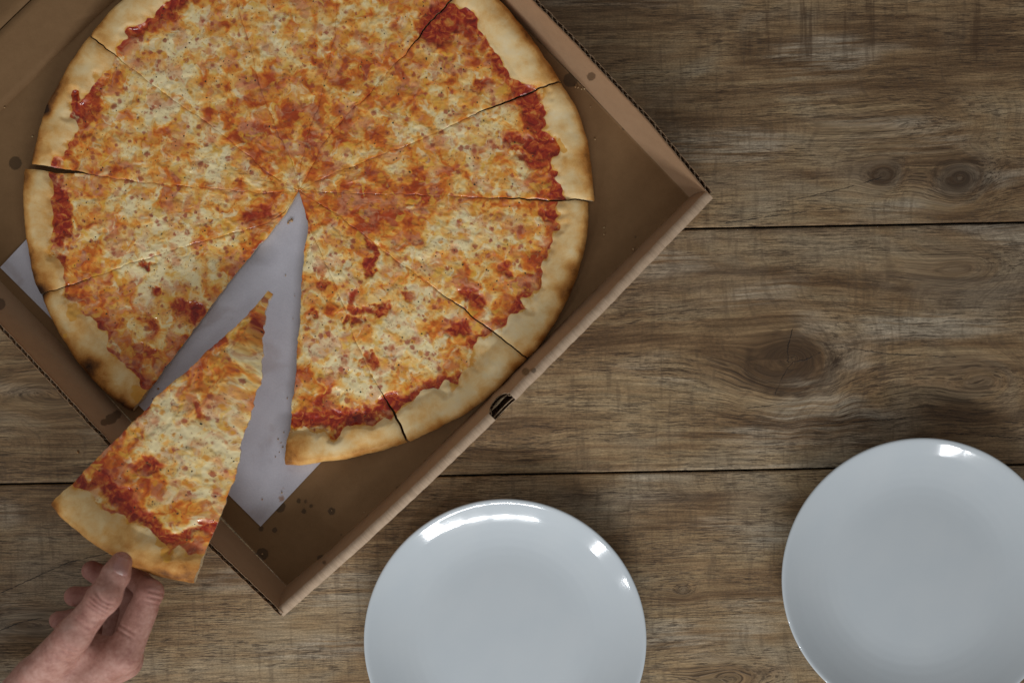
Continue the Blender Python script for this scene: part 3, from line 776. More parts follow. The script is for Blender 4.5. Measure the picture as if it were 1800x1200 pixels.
TOAST = [(86, 195, 13, .62), (97, 180, 12, .25), (105, 150, 26, .25), (160, 640, 20, .42), (185, 655, 24, .28), (130, 600, 26, .15), (510, 790, 22, .30), (530, 772, 18, .2), (525, 805, 18, .15), (1005, 470, 20, .30), (990, 510, 16, .25), (1022, 290, 24, .24), (960, 130, 24, .18), (935, 75, 30, .16), (1030, 330, 16, .2),
         (55, 470, 30, .30), (85, 510, 18, .30), (70, 515, 18, .25), (205, 690, 28, .25), (225, 710, 20, .25), (60, 270, 22, .22), (170, 45, 30, .2), (50, 320, 18, .2), (900, 640, 20, .10), (660, 785, 30, .08), (850, 680, 20, .15), (1030, 440, 16, .15)] + \
        [tuple(list(hb([(x, y)])[0]) + [r, a]) for (x, y, r, a) in [(110, 880, 34, .18), (335, 1005, 40, .30), (290, 985, 34, .18), (240, 968, 30, .14), (180, 940, 34, .14), (230, 905, 8, .2), (95, 872, 20, .12), (350, 960, 22, .16)]]

def pizza_fields(X, Y, e, rr, seed):
    """X, Y in photograph pixels on the pizza plane, e = distance in from the outer edge (px)."""
    wx = X + 12 * fbm(X / 46, Y / 46, 2, 101) + 5 * fbm(X / 13, Y / 13, 2, 103); wy = Y + 12 * fbm(X / 46 + 50, Y / 46, 2, 102) + 5 * fbm(X / 13, Y / 13 + 40, 2, 104)
    cw = 58 + 22 * fbm(X / 70, Y / 70, 2, 55) + 9 * fbm(X / 24, Y / 24, 2, 56) - 5 * sstep(640, 900, X) * sstep(420, 700, Y) * -2.2
    cw = cw + 12 * np.exp(-(((X - 900) / 90) ** 2 + ((Y - 90) / 100) ** 2)) - 8 * np.exp(-(((X - 80) / 60) ** 2 + ((Y - 230) / 90) ** 2))
    crust = sstep(7, -7, e - cw)
    cwz = 62 + 10 * fbm(X / 110, Y / 110, 1, 57); cz = sstep(17, -15, e - cw)
    ch = cw + 10 + 12 * fbm(X / 40, Y / 40, 3, 61)
    sauce = 0.62 * sstep(6, -6, e - ch) * sstep(-0.45, 0.2, fbm(X / 60, Y / 60, 2, 63))
    for L, hw, a in SAUCE:
        d = seg_dist(wx, wy, L)
        sauce = np.maximum(sauce, a * sstep(hw * 1.95, hw * 0.45, d))
    tone = 0.50 + 0.19 * fbm(wx / 85, wy / 85, 3, 71) + 0.10 * fbm(wx / 22, wy / 22, 3, 72)
    for (x, y, r, a) in TONE: tone = tone + 1.35 * a * np.exp(-((wx - x) ** 2 + (wy - y) ** 2) / r ** 2)
    tone = tone + 0.16 * np.exp(-((e - cw - 22) / 18) ** 2)
    rimoil = np.exp(-np.maximum(cw - e, 0) / 9.0) * (0.62 + 0.7 * fbm(X / 24, Y / 24, 2, 91))
    for (x, y, r) in [(128, 555, 14), (148, 520, 12), (115, 590, 6), (960, 300, 10), (830, 50, 10), (250, 695, 14), (985, 255, 8), (900, 160, 8)] + [tuple(list(hb([(x, y)])[0]) + [r]) for (x, y, r) in [(295, 958, 9), (285, 945, 8), (180, 855, 8)]]:
        rimoil = np.maximum(rimoil, 1.1 * sstep(r * 1.4, r * 0.5, np.hypot(wx - x, wy - y)))
    toast = 0.23 + 0.26 * sstep(24, 3, e) + 0.16 * fbm(X / 60, Y / 60, 3, 81) + 0.07 * sstep(300, 60, X)
    for (x, y, r, a) in TOAST: toast = toast + a * np.exp(-((X - x) ** 2 + (Y - y) ** 2) / r ** 2)
    # height (metres above the underside)
    n1 = fbm(wx / 30, wy / 30, 3, 111); n2 = fbm(X / 7, Y / 7, 3, 112)
    zc = 0.0072 + 0.0009 * n1 + 0.00015 * n2 - 0.0012 * sauce - 0.0010 * np.clip(tone - 0.45, -0.3, 0.4)
    q = np.clip(1 - e / cwz, 0, 1)
    lump = 1 + 0.20 * fbm(X / 62, Y / 62, 2, 121) + 0.022 * fbm(X / 12, Y / 12, 2, 122)
    zr = 0.0078 + 0.0058 * np.sin(np.pi * np.clip(q * 0.86 + 0.02, 0, 1)) ** 0.8 * lump
    z = zc * (1 - cz) + zr * cz
    rd = np.clip(e / 11.0, 0, 1)
    z = z * np.sqrt(np.clip(1 - (1 - rd) ** 2, 0, 1)) + 0.0016 * (1 - rd)
    return dict(crust=crust, sauce=sauce, tone=tone, rimoil=rimoil, toast=toast), z

GAPS = {  # cut: (inner gap px, outer gap px, radius where it opens)
    'c7': (0.35, 4.6, 375), 'c11': (0.35, 2.2, 380), 'c3': (0.35, 1.4, 300), 'c2': (0.4, 1.6, 330), 'c1': (0.35, 1.3, 330), 'c12': (0.4, 1.2, 300), 'c6': (0.4, 1.2, 380), 'c8': (0.35, 0.8, 380)}

def build_slice(ca, cb, outer, parent, seed, warp=None, label=None):
    o = np.array(outer, float) - (CX, CY)
    tho = np.arctan2(o[:, 1], o[:, 0]); ro = np.hypot(o[:, 0], o[:, 1])
    lo = np.arctan2(CUTS[ca][-1][1] - CY, CUTS[ca][-1][0] - CX)
    unw = lo + 0.28
    tho = unw + np.mod(tho - unw + np.pi, 2 * np.pi) - np.pi
    order = np.argsort(tho); tho, ro = tho[order], ro[order]
    thA_out = cut_theta(ca, 600, unw); thB_out = cut_theta(cb, 600, unw)
    Rm = ro.mean()
    nc = int(abs(thB_out - thA_out) * Rm * KF / 0.00100) + 2
    wv = np.linspace(0, 1, nc)
    tt = np.concatenate([np.linspace(0.002 if warp is None else 0.045, 0.955, int(0.943 * Rm * KF / 0.00092)), 0.955 + 0.045 * np.sin(np.linspace(0, np.pi / 2, 15)[1:])])
    Rw = np.interp(thA_out + (thB_out - thA_out) * wv, tho, ro)
    k_ = np.ones(5) / 5; Rp = np.pad(Rw, 2, mode='edge'); Rw = np.convolve(Rp, k_, 'valid')
    Rw = Rw + 1.6 * fbm(wv * nc * 0.05, wv * 0 + seed, 3, seed)
    r = tt[:, None] * Rw[None, :]
    thA = cut_theta(ca, r, unw); thB = cut_theta(cb, r, unw)
    def gap(c):
        g = GAPS.get(c, (0.35, 0.9, 380)); g = (0.12, g[1], g[2]); return g[0] + (g[1] - g[0]) * sstep(g[2] - 25, g[2] + 60, r)
    rag = lambda s: 1.1 * fbm(r / 9, r * 0 + s, 3, seed + int(s)) + 0.5
    free_a = 1.6 if ca in ('c9', 'h_a') else 1.0; free_b = 1.6 if cb in ('c10', 'h_b') else 1.0
    wid = np.maximum((thB - thA) * r, 0.2)
    ia = np.minimum(gap(ca) + (free_a - 1) * np.abs(rag(2.0)), wid * 0.45); ib = np.minimum(gap(cb) + (free_b - 1) * np.abs(rag(5.0)), wid * 0.45)
    th = thA + ia / np.maximum(r, 3) + ((thB - thA) - (ia + ib) / np.maximum(r, 3)) * wv[None, :]
    X = CX + r * np.cos(th); Y = CY + r * np.sin(th)
    e = Rw[None, :] - r
    fld, z = pizza_fields(X, Y, e, r, seed)
    dA = wid * wv[None, :]; dB = wid * (1 - wv[None, :]); dm = np.minimum(dA, dB) * KF
    z = z - np.clip(0.0005 + 0.0009 * fbm(r / 45, r * 0 + 3.1, 2, 17), 0.0001, 0.0014) * np.exp(-dm / 0.0008) - 0.0016 * np.exp(-dm / 0.004) * fld['crust']
    z = np.maximum(z, 0.0012)
    # a little oil shows along each cut
    fld['tone'] = fld['tone'] + 0.10 * np.exp(-dm / 0.0011)
    nr = len(tt); N = nr * nc
    L3 = np.stack([(X - CX) * KF, -(Y - CY) * KF, z], -1)
    pc = np.stack([X * 0.46, Y * 0.46, np.zeros_like(X)], -1)
    if warp is not None: tf = warp
    else: tf = lambda v: v
    f = grid_faces(nr, nc)                       # orientation fixed below
    fc = fld['crust'].ravel()[f].mean(1) > 0.5
    flat = L3.reshape(-1, 3)
    def part(nm, faces, verts, data, mat, pcv):
        use = np.unique(faces); mp = np.full(len(verts), -1); mp[use] = np.arange(len(use))
        me = np_mesh(nm, tf(verts[use]), mp[faces])
        for k2, a in data.items(): attr(me, k2, a[use])
        attr(me, 'pc', pcv[use])
        return link(nm, me, parent, mat)
    data = {k2: a.ravel() for k2, a in fld.items()}; data['side'] = np.zeros(N)
    part('crust', f[fc], flat, data, M_PIZZA, pc.reshape(-1, 3))
    part('cheese_topping', f[~fc], flat, data, M_PIZZA, pc.reshape(-1, 3))
    # base: cut faces and underside
    ring = np.concatenate([np.arange(nr) * nc, (nr - 1) * nc + np.arange(1, nc), np.arange(nr - 1)[::-1] * nc + nc - 1, np.arange(1, nc - 1)[::-1]])
    rows = []; ns = 5
    topv = flat[ring]
    cen = np.array([math.cos((thA_out + thB_out) / 2), -math.sin((thA_out + thB_out) / 2), 0]) * Rm * KF * 0.6
    inward = cen[None, :] - topv; inward[:, 2] = 0; inward /= np.maximum(np.linalg.norm(inward, axis=1)[:, None], 1e-6)
    for q in range(ns):
        g = q / (ns - 1)
        v = topv.copy(); v[:, 2] = topv[:, 2] * (1 - g) + 0.0002 * g - (0.0002 if q == 0 else 0)
        j = 0.00045 * fbm(np.arange(len(ring)) * 0.11, np.full(len(ring), q * 0.7), 3, seed + 40)
        v += inward * (np.clip(j, -0.0003, 0.0006) * (q > 0) + 0.0012 * g ** 2)[:, None]
        rows.append(v)
    sv = np.stack(rows, 0).reshape(-1, 3); nR = len(ring)
    idx = np.arange(nR); nx2 = (idx + 1) % nR
    sfc = np.concatenate([np.stack([q * nR + idx, q * nR + nx2, (q + 1) * nR + nx2, (q + 1) * nR + idx], 1) for q in range(ns - 1)])
    ctr = sv[-nR:].mean(0)[None, :]
    bf = np.stack([np.full(nR, len(sv)), (ns - 1) * nR + nx2, (ns - 1) * nR + idx, np.full(nR, -1)], 1)
    allv = np.concatenate([sv, ctr]); allf = np.concatenate([sfc, bf])
    sd = np.ones(len(allv)); sd[:nR] = 0.6
    dd = {k2: np.concatenate([np.tile(a.ravel()[ring], ns), [0]]) for k2, a in fld.items()}
    outer_edge = np.tile(e.ravel()[ring] < 2.0, ns); sd[:-1] = np.where(outer_edge, 0.0, sd[:-1]); dd['side'] = sd
    pcs = np.concatenate([np.tile(pc.reshape(-1, 3)[ring], (ns, 1)), [[0, 0, 0]]]); pcs[:, 2] = allv[:, 2] * 1000
    part('base', allf, allv, dd, M_PIZZA, pcs)
    # dried herb flecks pressed into the cheese (one joined part, too small to pick apart)
    nh = 46; hv = []; hf = []
    rg = np.random.default_rng(seed + 500)
    for _ in range(nh):
        i = int(nr * (0.08 + 0.78 * math.sqrt(rg.random()))); i = min(i, nr - 3); j2 = int(rg.integers(3, nc - 3))
        if fld['crust'][i, j2] > 0.4: continue
        c = L3[i, j2]; s0 = rg.uniform(0.00035, 0.00085); an = rg.uniform(0, math.pi)
        asp = rg.uniform(0.45, 0.9); b0 = len(hv)
        for q in range(6):
            a2 = an + q * math.pi / 3; rr_ = s0 * rg.uniform(0.7, 1.2)
            dx, dy = rr_ * math.cos(q * math.pi / 3), rr_ * asp * math.sin(q * math.pi / 3)
            hv.append((c[0] + dx * math.cos(an) - dy * math.sin(an), c[1] + dx * math.sin(an) + dy * math.cos(an), c[2] + 0.0001))
        hv.append((c[0], c[1], c[2] + 0.00042))
        for q in range(6): hf.append((b0 + q, b0 + (q + 1) % 6, b0 + 6))
    if hv:
        me = np_mesh('herb_flecks', tf(np.array(hv)), np.array(hf)); h = link('herb_flecks', me, parent, M_HERB); h['kind'] = 'stuff'

LABELS = [
    'cheese slice with a blackened spot on its crust beside the wide open cut',
    'cheese slice, the next one clockwise from the slice with the blackened crust spot',
    'cheese slice, second clockwise from the slice with the blackened crust spot',
    'cheese slice, third clockwise from the slice with the blackened crust spot',
    'cheese slice with a pale puffy crust close against the plain side wall of the box',
    'cheese slice whose crust juts out past its neighbours, streaked with red sauce',
    'cheese slice with a smooth pale crust curving toward the box corner and the front wall',
    'cheese slice with its crust pressed along the notched front wall of the box',
    'cheese slice beside the gap with a cheese tongue over sauce and browned crust corner',
    'cheese slice beside the gap with a brown scorched blister on its crust',
    'cheese slice with a plain crust between the wide open cut and white paper corner']
for i, ((ca, cb, outer), lab) in enumerate(zip(SLICES, LABELS)):
    e_ = tag(empty('pizza_slice', PIZ), lab, 'pizza slice', 'cheese pizza slices in the box')
    build_slice(ca, cb, outer, e_, 200 + i * 13)

# held slice: lifted, turned and drooping at the tip
hold_root = tag(empty('pizza_slice', P(215, 940, 0.062)), 'cheese pizza slice lifted out of the box, its crust pinched by the hand', 'pizza slice')
hold_org = np.array(hold_root.location)
_tipL = np.array([(518 - CX) * KF, -(352 - CY) * KF]); _midL = np.array([((238 + 485) / 2 - CX) * KF, -((728 + 820) / 2 - CY) * KF])
_ax = _midL - _tipL; LEN = np.linalg.norm(_ax); _ax /= LEN; _lat = np.array([-_ax[1], _ax[0]])
CR_Z, TIP_Z = 0.066, 0.026
_c = P(211, 958, CR_Z); _t = P(466, 522, TIP_Z)
def held_warp(v):
    v = np.asarray(v, float)
    rel = v[:, :2] - _tipL
    u = rel @ _ax; l = rel @ _lat; h = v[:, 2]
    f = np.clip(u / LEN, -0.05, 1.1)
    wa = np.array([_c.x - _t.x, _c.y - _t.y]); run = np.linalg.norm(wa); wa /= run; wl = np.array([-wa[1], wa[0]])
    z = TIP_Z + (CR_Z - TIP_Z) * np.clip(f, 0, 1.1) ** 0.62 - 0.010 * np.exp(-(f / 0.16) ** 2)
    slope = np.gradient(np.array([TIP_Z + (CR_Z - TIP_Z) * x ** 0.62 for x in np.linspace(0.01, 1, 50)]))
    hor = (f - 0.035 * np.exp(-np.clip(f, 0, 1) / 0.08)) * run
    hw = np.maximum(f, 0.01) * LEN * 0.30
    ll = l * 1.045 + np.clip(l / hw, 0, 1.2) * 0.0120 * sstep(-0.03, 0.13, f) * np.exp(-(np.maximum(f - 0.20, 0) / 0.17) ** 2) + np.clip(l / hw, 0, 1.2) * 0.0085 * np.sin(np.pi * np.clip(f, 0, 1) ** 0.75) ** 0.8
    z = z - 2.6 * ll ** 2 * sstep(0.15, 0.6, f) + 3.0 * ll ** 2 * sstep(0.45, 0.1, f) + 0.002 * np.sin(f * 9) * (ll / 0.06)
    side = 0.0055 * np.sin(np.pi * np.clip(f, 0, 1))
    q = _t_xy[None, :] + wa[None, :] * hor[:, None] + wl[None, :] * (ll + side)[:, None]
    out = np.concatenate([q, (z + h)[:, None]], 1)
    return out - hold_org[None, :]
_t_xy = np.array([_t.x, _t.y])
build_slice('h_a', 'h_b', HELD_OUT, hold_root, 777, warp=held_warp)

# ------------------------------------------------------------------ plates
def plate(px, py, label):
    prof = [(0.0, .0060), (30, .0060), (50, .0061), (58, .0062), (65, .0066), (72, .0075), (79, .0092), (86, .0115), (92, .0139), (97.5, .0164), (102, .0188), (106, .0210), (108.6, .0225),
            (110.2, .0232), (111.3, .0234), (112.0, .0229), (112.2, .0220), (111.6, .0206), (110.0, .0190), (107, .0168), (102, .0134), (96, .0098), (88, .0062), (80, .0038), (72, .0026),
            (69.5, .0010), (68.6, .0002), (66.5, .0002), (65.5, .0016), (62, .0026), (30, .0026), (0.0, .0026)]
    # resample smoothly
    pr = np.array(prof); d = np.concatenate([[0], np.cumsum(np.hypot(np.diff(pr[:, 0]), np.diff(pr[:, 1]) * 1000))])
    n = 180; seg = 220
    t = np.linspace(0, d[-1], 1400); r = np.interp(t, d, pr[:, 0]); z = np.interp(t, d, pr[:, 1])
    for _ in range(120):
        r[1:-1] = .25 * r[:-2] + .5 * r[1:-1] + .25 * r[2:]; z[1:-1] = .25 * z[:-2] + .5 * z[1:-1] + .25 * z[2:]
    keep = np.unique(np.concatenate([np.arange(0, 1400, 7), np.arange(640, 760, 2), [1399]])); r, z = r[keep], z[keep]; r[0] = 0.02; r[-1] = 0.02
    a = np.linspace(0, 2 * np.pi, seg, endpoint=False)
    v = np.stack([(r[:, None] * np.cos(a)) / 1000, (r[:, None] * np.sin(a)) / 1000, np.broadcast_to(z[:, None], (len(r), seg))], -1).reshape(-1, 3)
    i = np.arange(len(r) - 1)[:, None] * seg; j = np.arange(seg)[None, :]; j2 = (j + 1) % seg
    f = np.stack([i + j, i + seg + j, i + seg + j2, i + j2], -1).reshape(-1, 4)
    me = np_mesh('dinner_plate', v, f)
    o = link('dinner_plate', me, None, M_PLATE)
    c = P(px, py, 0.023); o.location = (c.x, c.y, 0.0002)
    return tag(o, label, 'plate', 'white plates on the floor')
plate(888, 1125, 'empty round white porcelain plate standing nearer to the pizza box')
plate(1623, 1018, 'empty round white porcelain plate standing farther away from the pizza box')

# ------------------------------------------------------------------ hand (one continuous surface from a signed distance field)
def smin(a, b, k):
    h = np.clip(0.5 + 0.5 * (b - a) / k, 0, 1)
    return b * (1 - h) + a * h - k * h * (1 - h)

def cone(pts, a, b, ra, rb):
    a = np.asarray(a, np.float32); b = np.asarray(b, np.float32)
    ab = b - a; L2 = float(ab @ ab)
    t = np.clip(((pts[..., 0] - a[0]) * ab[0] + (pts[..., 1] - a[1]) * ab[1] + (pts[..., 2] - a[2]) * ab[2]) / L2, 0, 1)
    d = np.sqrt((pts[..., 0] - a[0] - t * ab[0]) ** 2 + (pts[..., 1] - a[1] - t * ab[1]) ** 2 + (pts[..., 2] - a[2] - t * ab[2]) ** 2)
    return d - (ra + (rb - ra) * t)

def zp(zx, zy, z):         # joint read off an enlarged crop of the photograph
    return np.array(P(zx / 4.285, zy / 4.285 + 920, z), np.float32)

J = dict(
    wrist=zp(300, 1420, .058), wrist2=zp(180, 1330, .064), arm1=zp(-420, 2050, .070), arm2=zp(-1000, 2560, .085),
    t0=zp(215, 1150, .078), t1=zp(555, 835, .100), t2=zp(780, 560, .103), t3=zp(872, 385, .0965), t4=zp(912, 292, .0905),
    i0=zp(930, 985, .080), i1=zp(1128, 520, .074), i2=zp(1035, 420, .055), i3=zp(900, 350, .0495),
    m0=zp(935, 1030, .060), m1=zp(1020, 610, .046), m2=zp(830, 430, .036), m3=zp(690, 352, .040),
    r0=zp(860, 1060, .044), r1=zp(880, 690, .030), r2=zp(700, 560, .030), r3=zp(560, 545, .034),
    p0=zp(760, 1080, .032), p1=zp(700, 800, .024), p2=zp(560, 720, .024), p3=zp(440, 725, .028))
PAPX = lambda k: J[k]

def hand_mesh():
    h = 0.00095
    lo = np.array([-0.62, -0.62, 0.0]); 
    pts_all = np.stack(list(J.values()))
    lo = pts_all.min(0) - 0.035; hi = pts_all.max(0) + 0.02; lo[2] = max(lo[2], 0.004)
    n = np.ceil((hi - lo) / h).astype(int)
    ax = [np.float32(lo[k] + h * np.arange(n[k])) for k in range(3)]
    def block(i0, i1, j0, j1):
        g = np.empty((i1 - i0, j1 - j0, n[2], 3), np.float32)
        g[..., 0] = ax[0][i0:i1, None, None]; g[..., 1] = ax[1][None, j0:j1, None]; g[..., 2] = ax[2][None, None, :]
        return g
    # hand block
    hx0 = int(max(0, (zp(-100, 0, .06)[0] - lo[0]) / h)); hy1 = n[1]; hy0 = int(max(0, (zp(0, 1700, .06)[1] - lo[1]) / h))
    Fd = np.full(tuple(n), 0.05, np.float32)
    def arm(g):
        d = cone(g, J['arm2'], J['arm1'], .040, .034)
        d = smin(d, cone(g, J['arm1'], J['wrist'], .034, .0245), .012)
        return d
    # arm everywhere, in slabs
    st = 60
    for a in range(0, n[0], st):
        Fd[a:a + st] = arm(block(a, min(n[0], a + st), 0, n[1]))
    g = block(hx0, n[0], hy0, hy1)
    # palm and back of the hand
    pal = arm(g)
    W = J['wrist']
    wi = zp(330, 1330, .068); wm = zp(360, 1380, .056); wr = zp(340, 1400, .044); wp = zp(300, 1400, .036)
    for a, b, ra, rb in ((wi, J['i0'], .0165, .0128), (wm, J['m0'], .0165, .0132), (wr, J['r0'], .0155, .0125), (wp, J['p0'], .0145, .0115)):
        pal = smin(pal, cone(g, a, b, ra, rb), .010)
    # thumb root and thenar
    pal = smin(pal, cone(g, zp(190, 1290, .066), J['t1'], .0195, .0122), .010)
    pal = smin(pal, cone(g, zp(330, 1130, .060), zp(600, 900, .068), .0175, .0120), .010)
    pal = smin(pal, cone(g, zp(560, 930, .076), zp(880, 960, .074), .0115, .0095), .010)      # web
    pal = smin(pal, cone(g, zp(240, 1120, .0915), zp(540, 850, .1045), .0055, .0062), .010)  # tendon ridge
    # fingers
    def finger(keys, rad, k=.0035):
        d = None
        for (a, b), (ra, rb) in zip(zip(keys[:-1], keys[1:]), zip(rad[:-1], rad[1:])):
            c = cone(g, J[a], J[b], ra, rb); d = c if d is None else smin(d, c, k)
        return d
    fi = finger(('i0', 'i1', 'i2', 'i3'), (.0118, .0098, .0084, .0074))
    fi = smin(fi, cone(g, zp(985, 870, .078), zp(1075, 650, .073), .0108, .0102), .004)
    fm_ = finger(('m0', 'm1', 'm2', 'm3'), (.0120, .0100, .0090, .0076))
    fr = finger(('r0', 'r1', 'r2', 'r3'), (.0115, .0098, .0088, .0078))
    fp = finger(('p0', 'p1', 'p2', 'p3'), (.0105, .0088, .0078, .0070))
    th = finger(('t1', 't2', 't3', 't4'), (.0122, .0106, .0096, .0080), .005)
    th = smin(th, cone(g, zp(770, 560, .1035), zp(800, 530, .103), .0110, .0110), .004)
    d = smin(fi, fm_, .0012); d = smin(d, fr, .0012); d = smin(d, fp, .0012)
    d = smin(d, pal, .0060)
    d = smin(d, th, .0050)
    Fd[hx0:, hy0:hy1] = d
    # ---- surface nets
    A = Fd; s = A < 0
    cx = [slice(0, -1), slice(1, None)]
    cnt = np.zeros(tuple(n - 1), np.int8)
    for a in (0, 1):
        for b in (0, 1):
            for c in (0, 1): cnt += s[cx[a], cx[b], cx[c]]
    cells = np.argwhere((cnt > 0) & (cnt < 8))
    vid = np.full(tuple(n - 1), -1, np.int64); vid[tuple(cells.T)] = np.arange(len(cells))
    acc = np.zeros((len(cells), 3)); num = np.zeros(len(cells))
    cor = [(a, b, c) for a in (0, 1) for b in (0, 1) for c in (0, 1)]
    for p in cor:
        for axn in range(3):
            if p[axn] == 1: continue
            q = list(p); q[axn] = 1
            v0 = A[tuple((cells + p).T)]; v1 = A[tuple((cells + q).T)]
            hit = (v0 < 0) != (v1 < 0)
            t = np.where(hit, v0 / np.where(hit, v0 - v1, 1), 0)
            pos = np.tile(np.array(p, float), (len(cells), 1)); pos[:, axn] = t
            acc += pos * hit[:, None]; num += hit
    V = lo + h * (cells + acc / num[:, None])
    faces = []
    for axn in range(3):
        sl0 = [slice(None)] * 3; sl1 = [slice(None)] * 3; sl0[axn] = slice(0, -1); sl1[axn] = slice(1, None)
        e = np.argwhere(s[tuple(sl0)] != s[tuple(sl1)])
        b, c = [(1, 2), (2, 0), (0, 1)][axn]
        ok = (e[:, b] > 0) & (e[:, c] > 0) & (e[:, b] < n[b] - 1) & (e[:, c] < n[c] - 1); e = e[ok]
        db = np.zeros(3, int); db[b] = 1; dc = np.zeros(3, int); dc[c] = 1
        q = np.stack([vid[tuple((e - db - dc).T)], vid[tuple((e - dc).T)], vid[tuple(e.T)], vid[tuple((e - db).T)]], 1)
        fl = s[tuple(e.T)]
        q = np.where(fl[:, None], q, q[:, ::-1]); faces.append(q[(q >= 0).all(1)])
    faces = np.concatenate(faces)
    # light smoothing
    for lam in (0.5, -0.52, 0.5, -0.52):
        sm = np.zeros_like(V); cn = np.zeros(len(V))
        for k in range(4):
            np.add.at(sm, faces[:, k], V[faces[:, (k + 1) % 4]]); np.add.at(cn, faces[:, k], 1)
            np.add.at(sm, faces[:, k], V[faces[:, (k - 1) % 4]]); np.add.at(cn, faces[:, k], 1)
        V = V + lam * (sm / np.maximum(cn, 1)[:, None] - V)
    # gradient normals for creases
    fn = np.cross(V[faces[:, 2]] - V[faces[:, 0]], V[faces[:, 3]] - V[faces[:, 1]])
    N = np.zeros_like(V)
    for k in range(4): np.add.at(N, faces[:, k], fn)
    N /= np.maximum(np.linalg.norm(N, axis=1)[:, None], 1e-12)
    crease = np.zeros(len(V)); red = np.zeros(len(V))
    def add_crease(a, b, f, depth, width, curve, rmax, up, span):
        """a ring-like fold across the joint axis a->b at fraction f, limited to the side facing 'up'"""
        a, b = J[a], J[b]; d = (b - a); L = np.linalg.norm(d); d = d / L
        up = np.array(up, float); up -= d * (up @ d); up /= np.linalg.norm(up); sd = np.cross(d, up)
        rel = V - (a + d * L * f)
        al = rel @ d; cu = rel @ up; la = rel @ sd
        dist = np.linalg.norm(rel, axis=1)
        x = al + curve * (la / 0.01) ** 2
        m_ = np.exp(-(x / width) ** 2) * sstep(span * 1.25, span * 0.6, np.abs(la)) * (cu > 0) * (dist < rmax)
        return m_ * depth, m_
    disp = np.zeros(len(V))
    UPT = (0.2, -0.1, 1)
    for f, dp, wd_, cv in ((.93, .0008, .0010, .0012), (1.02, .0009, .0010, -.0002), (1.10, .0007, .0009, -.0016), (.84, .0004, .0009, .0016)):
        d_, m_ = add_crease('t1', 't2', f, dp, wd_, cv, .018, UPT, .0085); disp += d_; crease = np.maximum(crease, m_ * 0.9)
    for (a, b, f, dp) in (('i0', 'i1', .98, .0007), ('i0', 'i1', 1.06, .0006), ('i0', 'i1', .90, .0004)):
        d_, m_ = add_crease(a, b, f, dp, .0011, .0005, .016, (0.9, 0.2, 0.6), .008); disp += d_; crease = np.maximum(crease, m_ * 0.5)
    for (a, b, f, dp, up_, cv) in (('i0', 'i1', .34, .0006, (-0.5, 0.3, 0.8), .001), ('i0', 'i1', .42, .0005, (-0.5, 0.3, 0.8), .0015), ('t0', 't1', .92, .0005, (0.5, -0.3, 0.8), -.001),
                                   ('t0', 't1', 1.02, .0006, (0.5, -0.3, 0.8), -.0015), ('t0', 't1', .78, .0004, (0.4, -0.4, 0.8), .001), ('t1', 't2', .45, .00035, UPT, .0015), ('t1', 't2', .6, .0003, UPT, -.001)):
        d_, m_ = add_crease(a, b, f, dp, .0011, cv, .022, up_, .010); disp += d_; crease = np.maximum(crease, m_ * 0.35)
    # nail bed groove on the thumb
    V = V - N * disp[:, None]
    def blob(p, r, a):
        return a * np.exp(-np.sum((V - p) ** 2, 1) / r ** 2)
    for k, r, a in (('t4', .014, .55), ('t2', .010, .45), ('i1', .012, .55), ('i2', .014, .8), ('i3', .014, .8), ('m3', .014, .8), ('m2', .016, .7), ('m1', .016, .6), ('r3', .014, .7), ('p3', .012, .7), ('m0', .012, .4), ('i0', .012, .25)):
        red = np.maximum(red, blob(J[k], r, a))  # flushed joints and tips; curled fingers coloured darker to stand in for shading
    red = np.clip(red + 0.12 * fbm(V[:, 0] * 60, V[:, 1] * 60, 2, 3), 0, 1)
    return V, faces, N, crease, red
HV, HF, HN, HC, HR = hand_mesh()
h_org = np.array(P(60, 1180, 0.02))
me = np_mesh('hand', HV - h_org, HF); attr(me, 'crease', HC); attr(me, 'red', HR)
hand = link('hand', me, None, M_SKIN); hand.location = h_org
tag(hand, 'bare right hand pinching the lifted pizza slice by its crust', 'hand')

# thumbnail: a thin curved plate laid on the back of the thumb tip
def nail():
    a, b = J['t2'].astype(float), J['t4'].astype(float); d = b - a; d /= np.linalg.norm(d)
    up = np.array([0.42, -0.02, 0.90]); up -= d * (up @ d); up /= np.linalg.norm(up); sd = np.cross(d, up)
    c = J['t3'].astype(float) + d * 0.0062
    nu_, nv_ = 21, 25
    vv = []; lun = []
    cand = np.where(np.linalg.norm(HV - c, axis=1) < 0.022)[0]; CV, CN = HV[cand], HN[cand]
    for i in range(nu_):
        for j in range(nv_):
            x = (i / (nu_ - 1) * 2 - 1); y = (j / (nv_ - 1) * 2 - 1)
            # squircle outline
            k = 1 / max(1e-6, (abs(x) ** 3.2 + abs(y) ** 3.2) ** (1 / 3.2)) * max(abs(x), abs(y)) if (x or y) else 0
            lx, ly = x * k * 0.0062, y * k * 0.0066
            p0 = c + sd * lx + d * ly
            rel = CV - p0; lat = rel - np.outer(rel @ up, up); w_ = np.exp(-(lat ** 2).sum(1) / 0.0010 ** 2) * (rel @ up > 0)
            hgt = (w_ * (rel @ up)).sum() / max(w_.sum(), 1e-9)
            edge = max(abs(x), abs(y))
            vv.append(p0 + up * (hgt + 0.00045 * (1 - edge ** 4) - 0.00015 + 0.0005 * max(0, (y - 0.55))))
            lun.append(max(0, 1 - math.hypot(x / 0.6, (y + 1.0) / 0.55)))
    me = np_mesh('thumbnail', np.array(vv) - h_org, grid_faces(nu_, nv_)); attr(me, 'lunula', np.array(lun))
    o = link('thumbnail', me, hand, M_NAIL)
    md = o.modifiers.new('thick', 'SOLIDIFY'); md.thickness = 0.0005; md.offset = 0
nail()

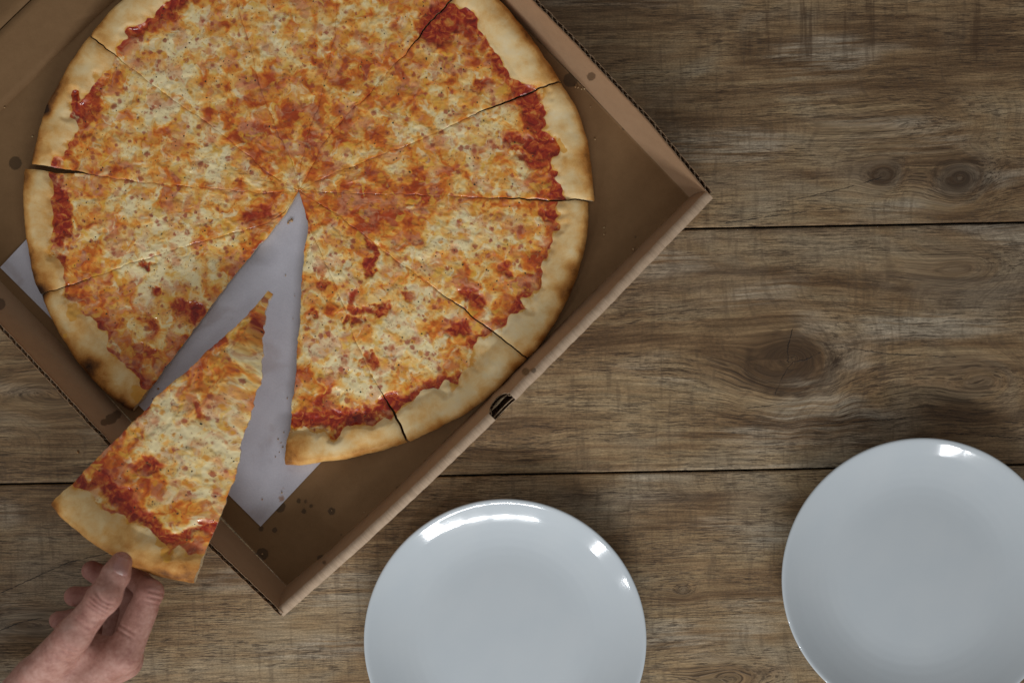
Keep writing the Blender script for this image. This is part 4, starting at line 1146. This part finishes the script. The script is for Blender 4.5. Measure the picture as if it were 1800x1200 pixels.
# ------------------------------------------------------------------ crumbs
cv, cf = [], []
def crumb(px, py, z, size):
    b0 = len(cv); c = np.array(P(px, py, z + size * 0.4))
    base = np.array([(1, 0, 0), (-1, 0, 0), (0, 1, 0), (0, -1, 0), (0, 0, 1), (0, 0, -.5)], float)
    r3 = base * size * rng.uniform(0.6, 1.25, (6, 1)) ; a = rng.uniform(0, 3.14); ca_, sa_ = math.cos(a), math.sin(a)
    for q in r3: cv.append((c[0] + q[0] * ca_ - q[1] * sa_, c[1] + q[0] * sa_ + q[1] * ca_, c[2] + q[2]))
    for f in ((0, 2, 4), (2, 1, 4), (1, 3, 4), (3, 0, 4), (2, 0, 5), (1, 2, 5), (3, 1, 5), (0, 3, 5)): cf.append(tuple(b0 + k for k in f))
for (x, y, s0) in [(513, 388, .0020), (507, 392, .0012), (508, 389, .0010), (468, 420, .0007), (391, 515, .0008), (502, 484, .0007), (503, 372, .0008), (489, 772, .0008), (494, 778, .0007), (497, 786, .0009), (491, 795, .0007), (484, 803, .0006),
                   (499, 760, .0007), (278, 683, .0011), (268, 700, .0008), (255, 690, .0007), (300, 640, .0006), (518, 520, .0006), (515, 560, .0006), (505, 700, .0006), (495, 866, .0010), (461, 877, .0008), (440, 560, .0005)]:
    crumb(x, y, PAPER_Z + 0.0006, s0)
for (x, y, s0) in [(1062, 400, .0009), (1062, 412, .0011), (1011, 153, .0011), (1016, 154, .0010), (1022, 157, .0009), (1027, 156, .0010), (1046, 245, .0009), (1113, 438, .0012), (1038, 188, .0006), (8, 189, .0010), (57, 240, .0009), (1060, 480, .0005), (640, 900, .0005), (583, 897, .0006), (461, 973, .0008)]:
    crumb(x, y, FLOOR_Z + 0.0003, s0)
crumb(137, 795, 0.0, .0013); crumb(136, 793, 0.0, .0009); crumb(86, 786, 0.0, .0006)
me = np_mesh('crumbs', np.array(cv), np.array(cf), False)
tag(link('crumbs', me, None, M_CRUMB), 'tiny scattered pizza crumbs on the paper and cardboard', 'crumbs', None, 'stuff')
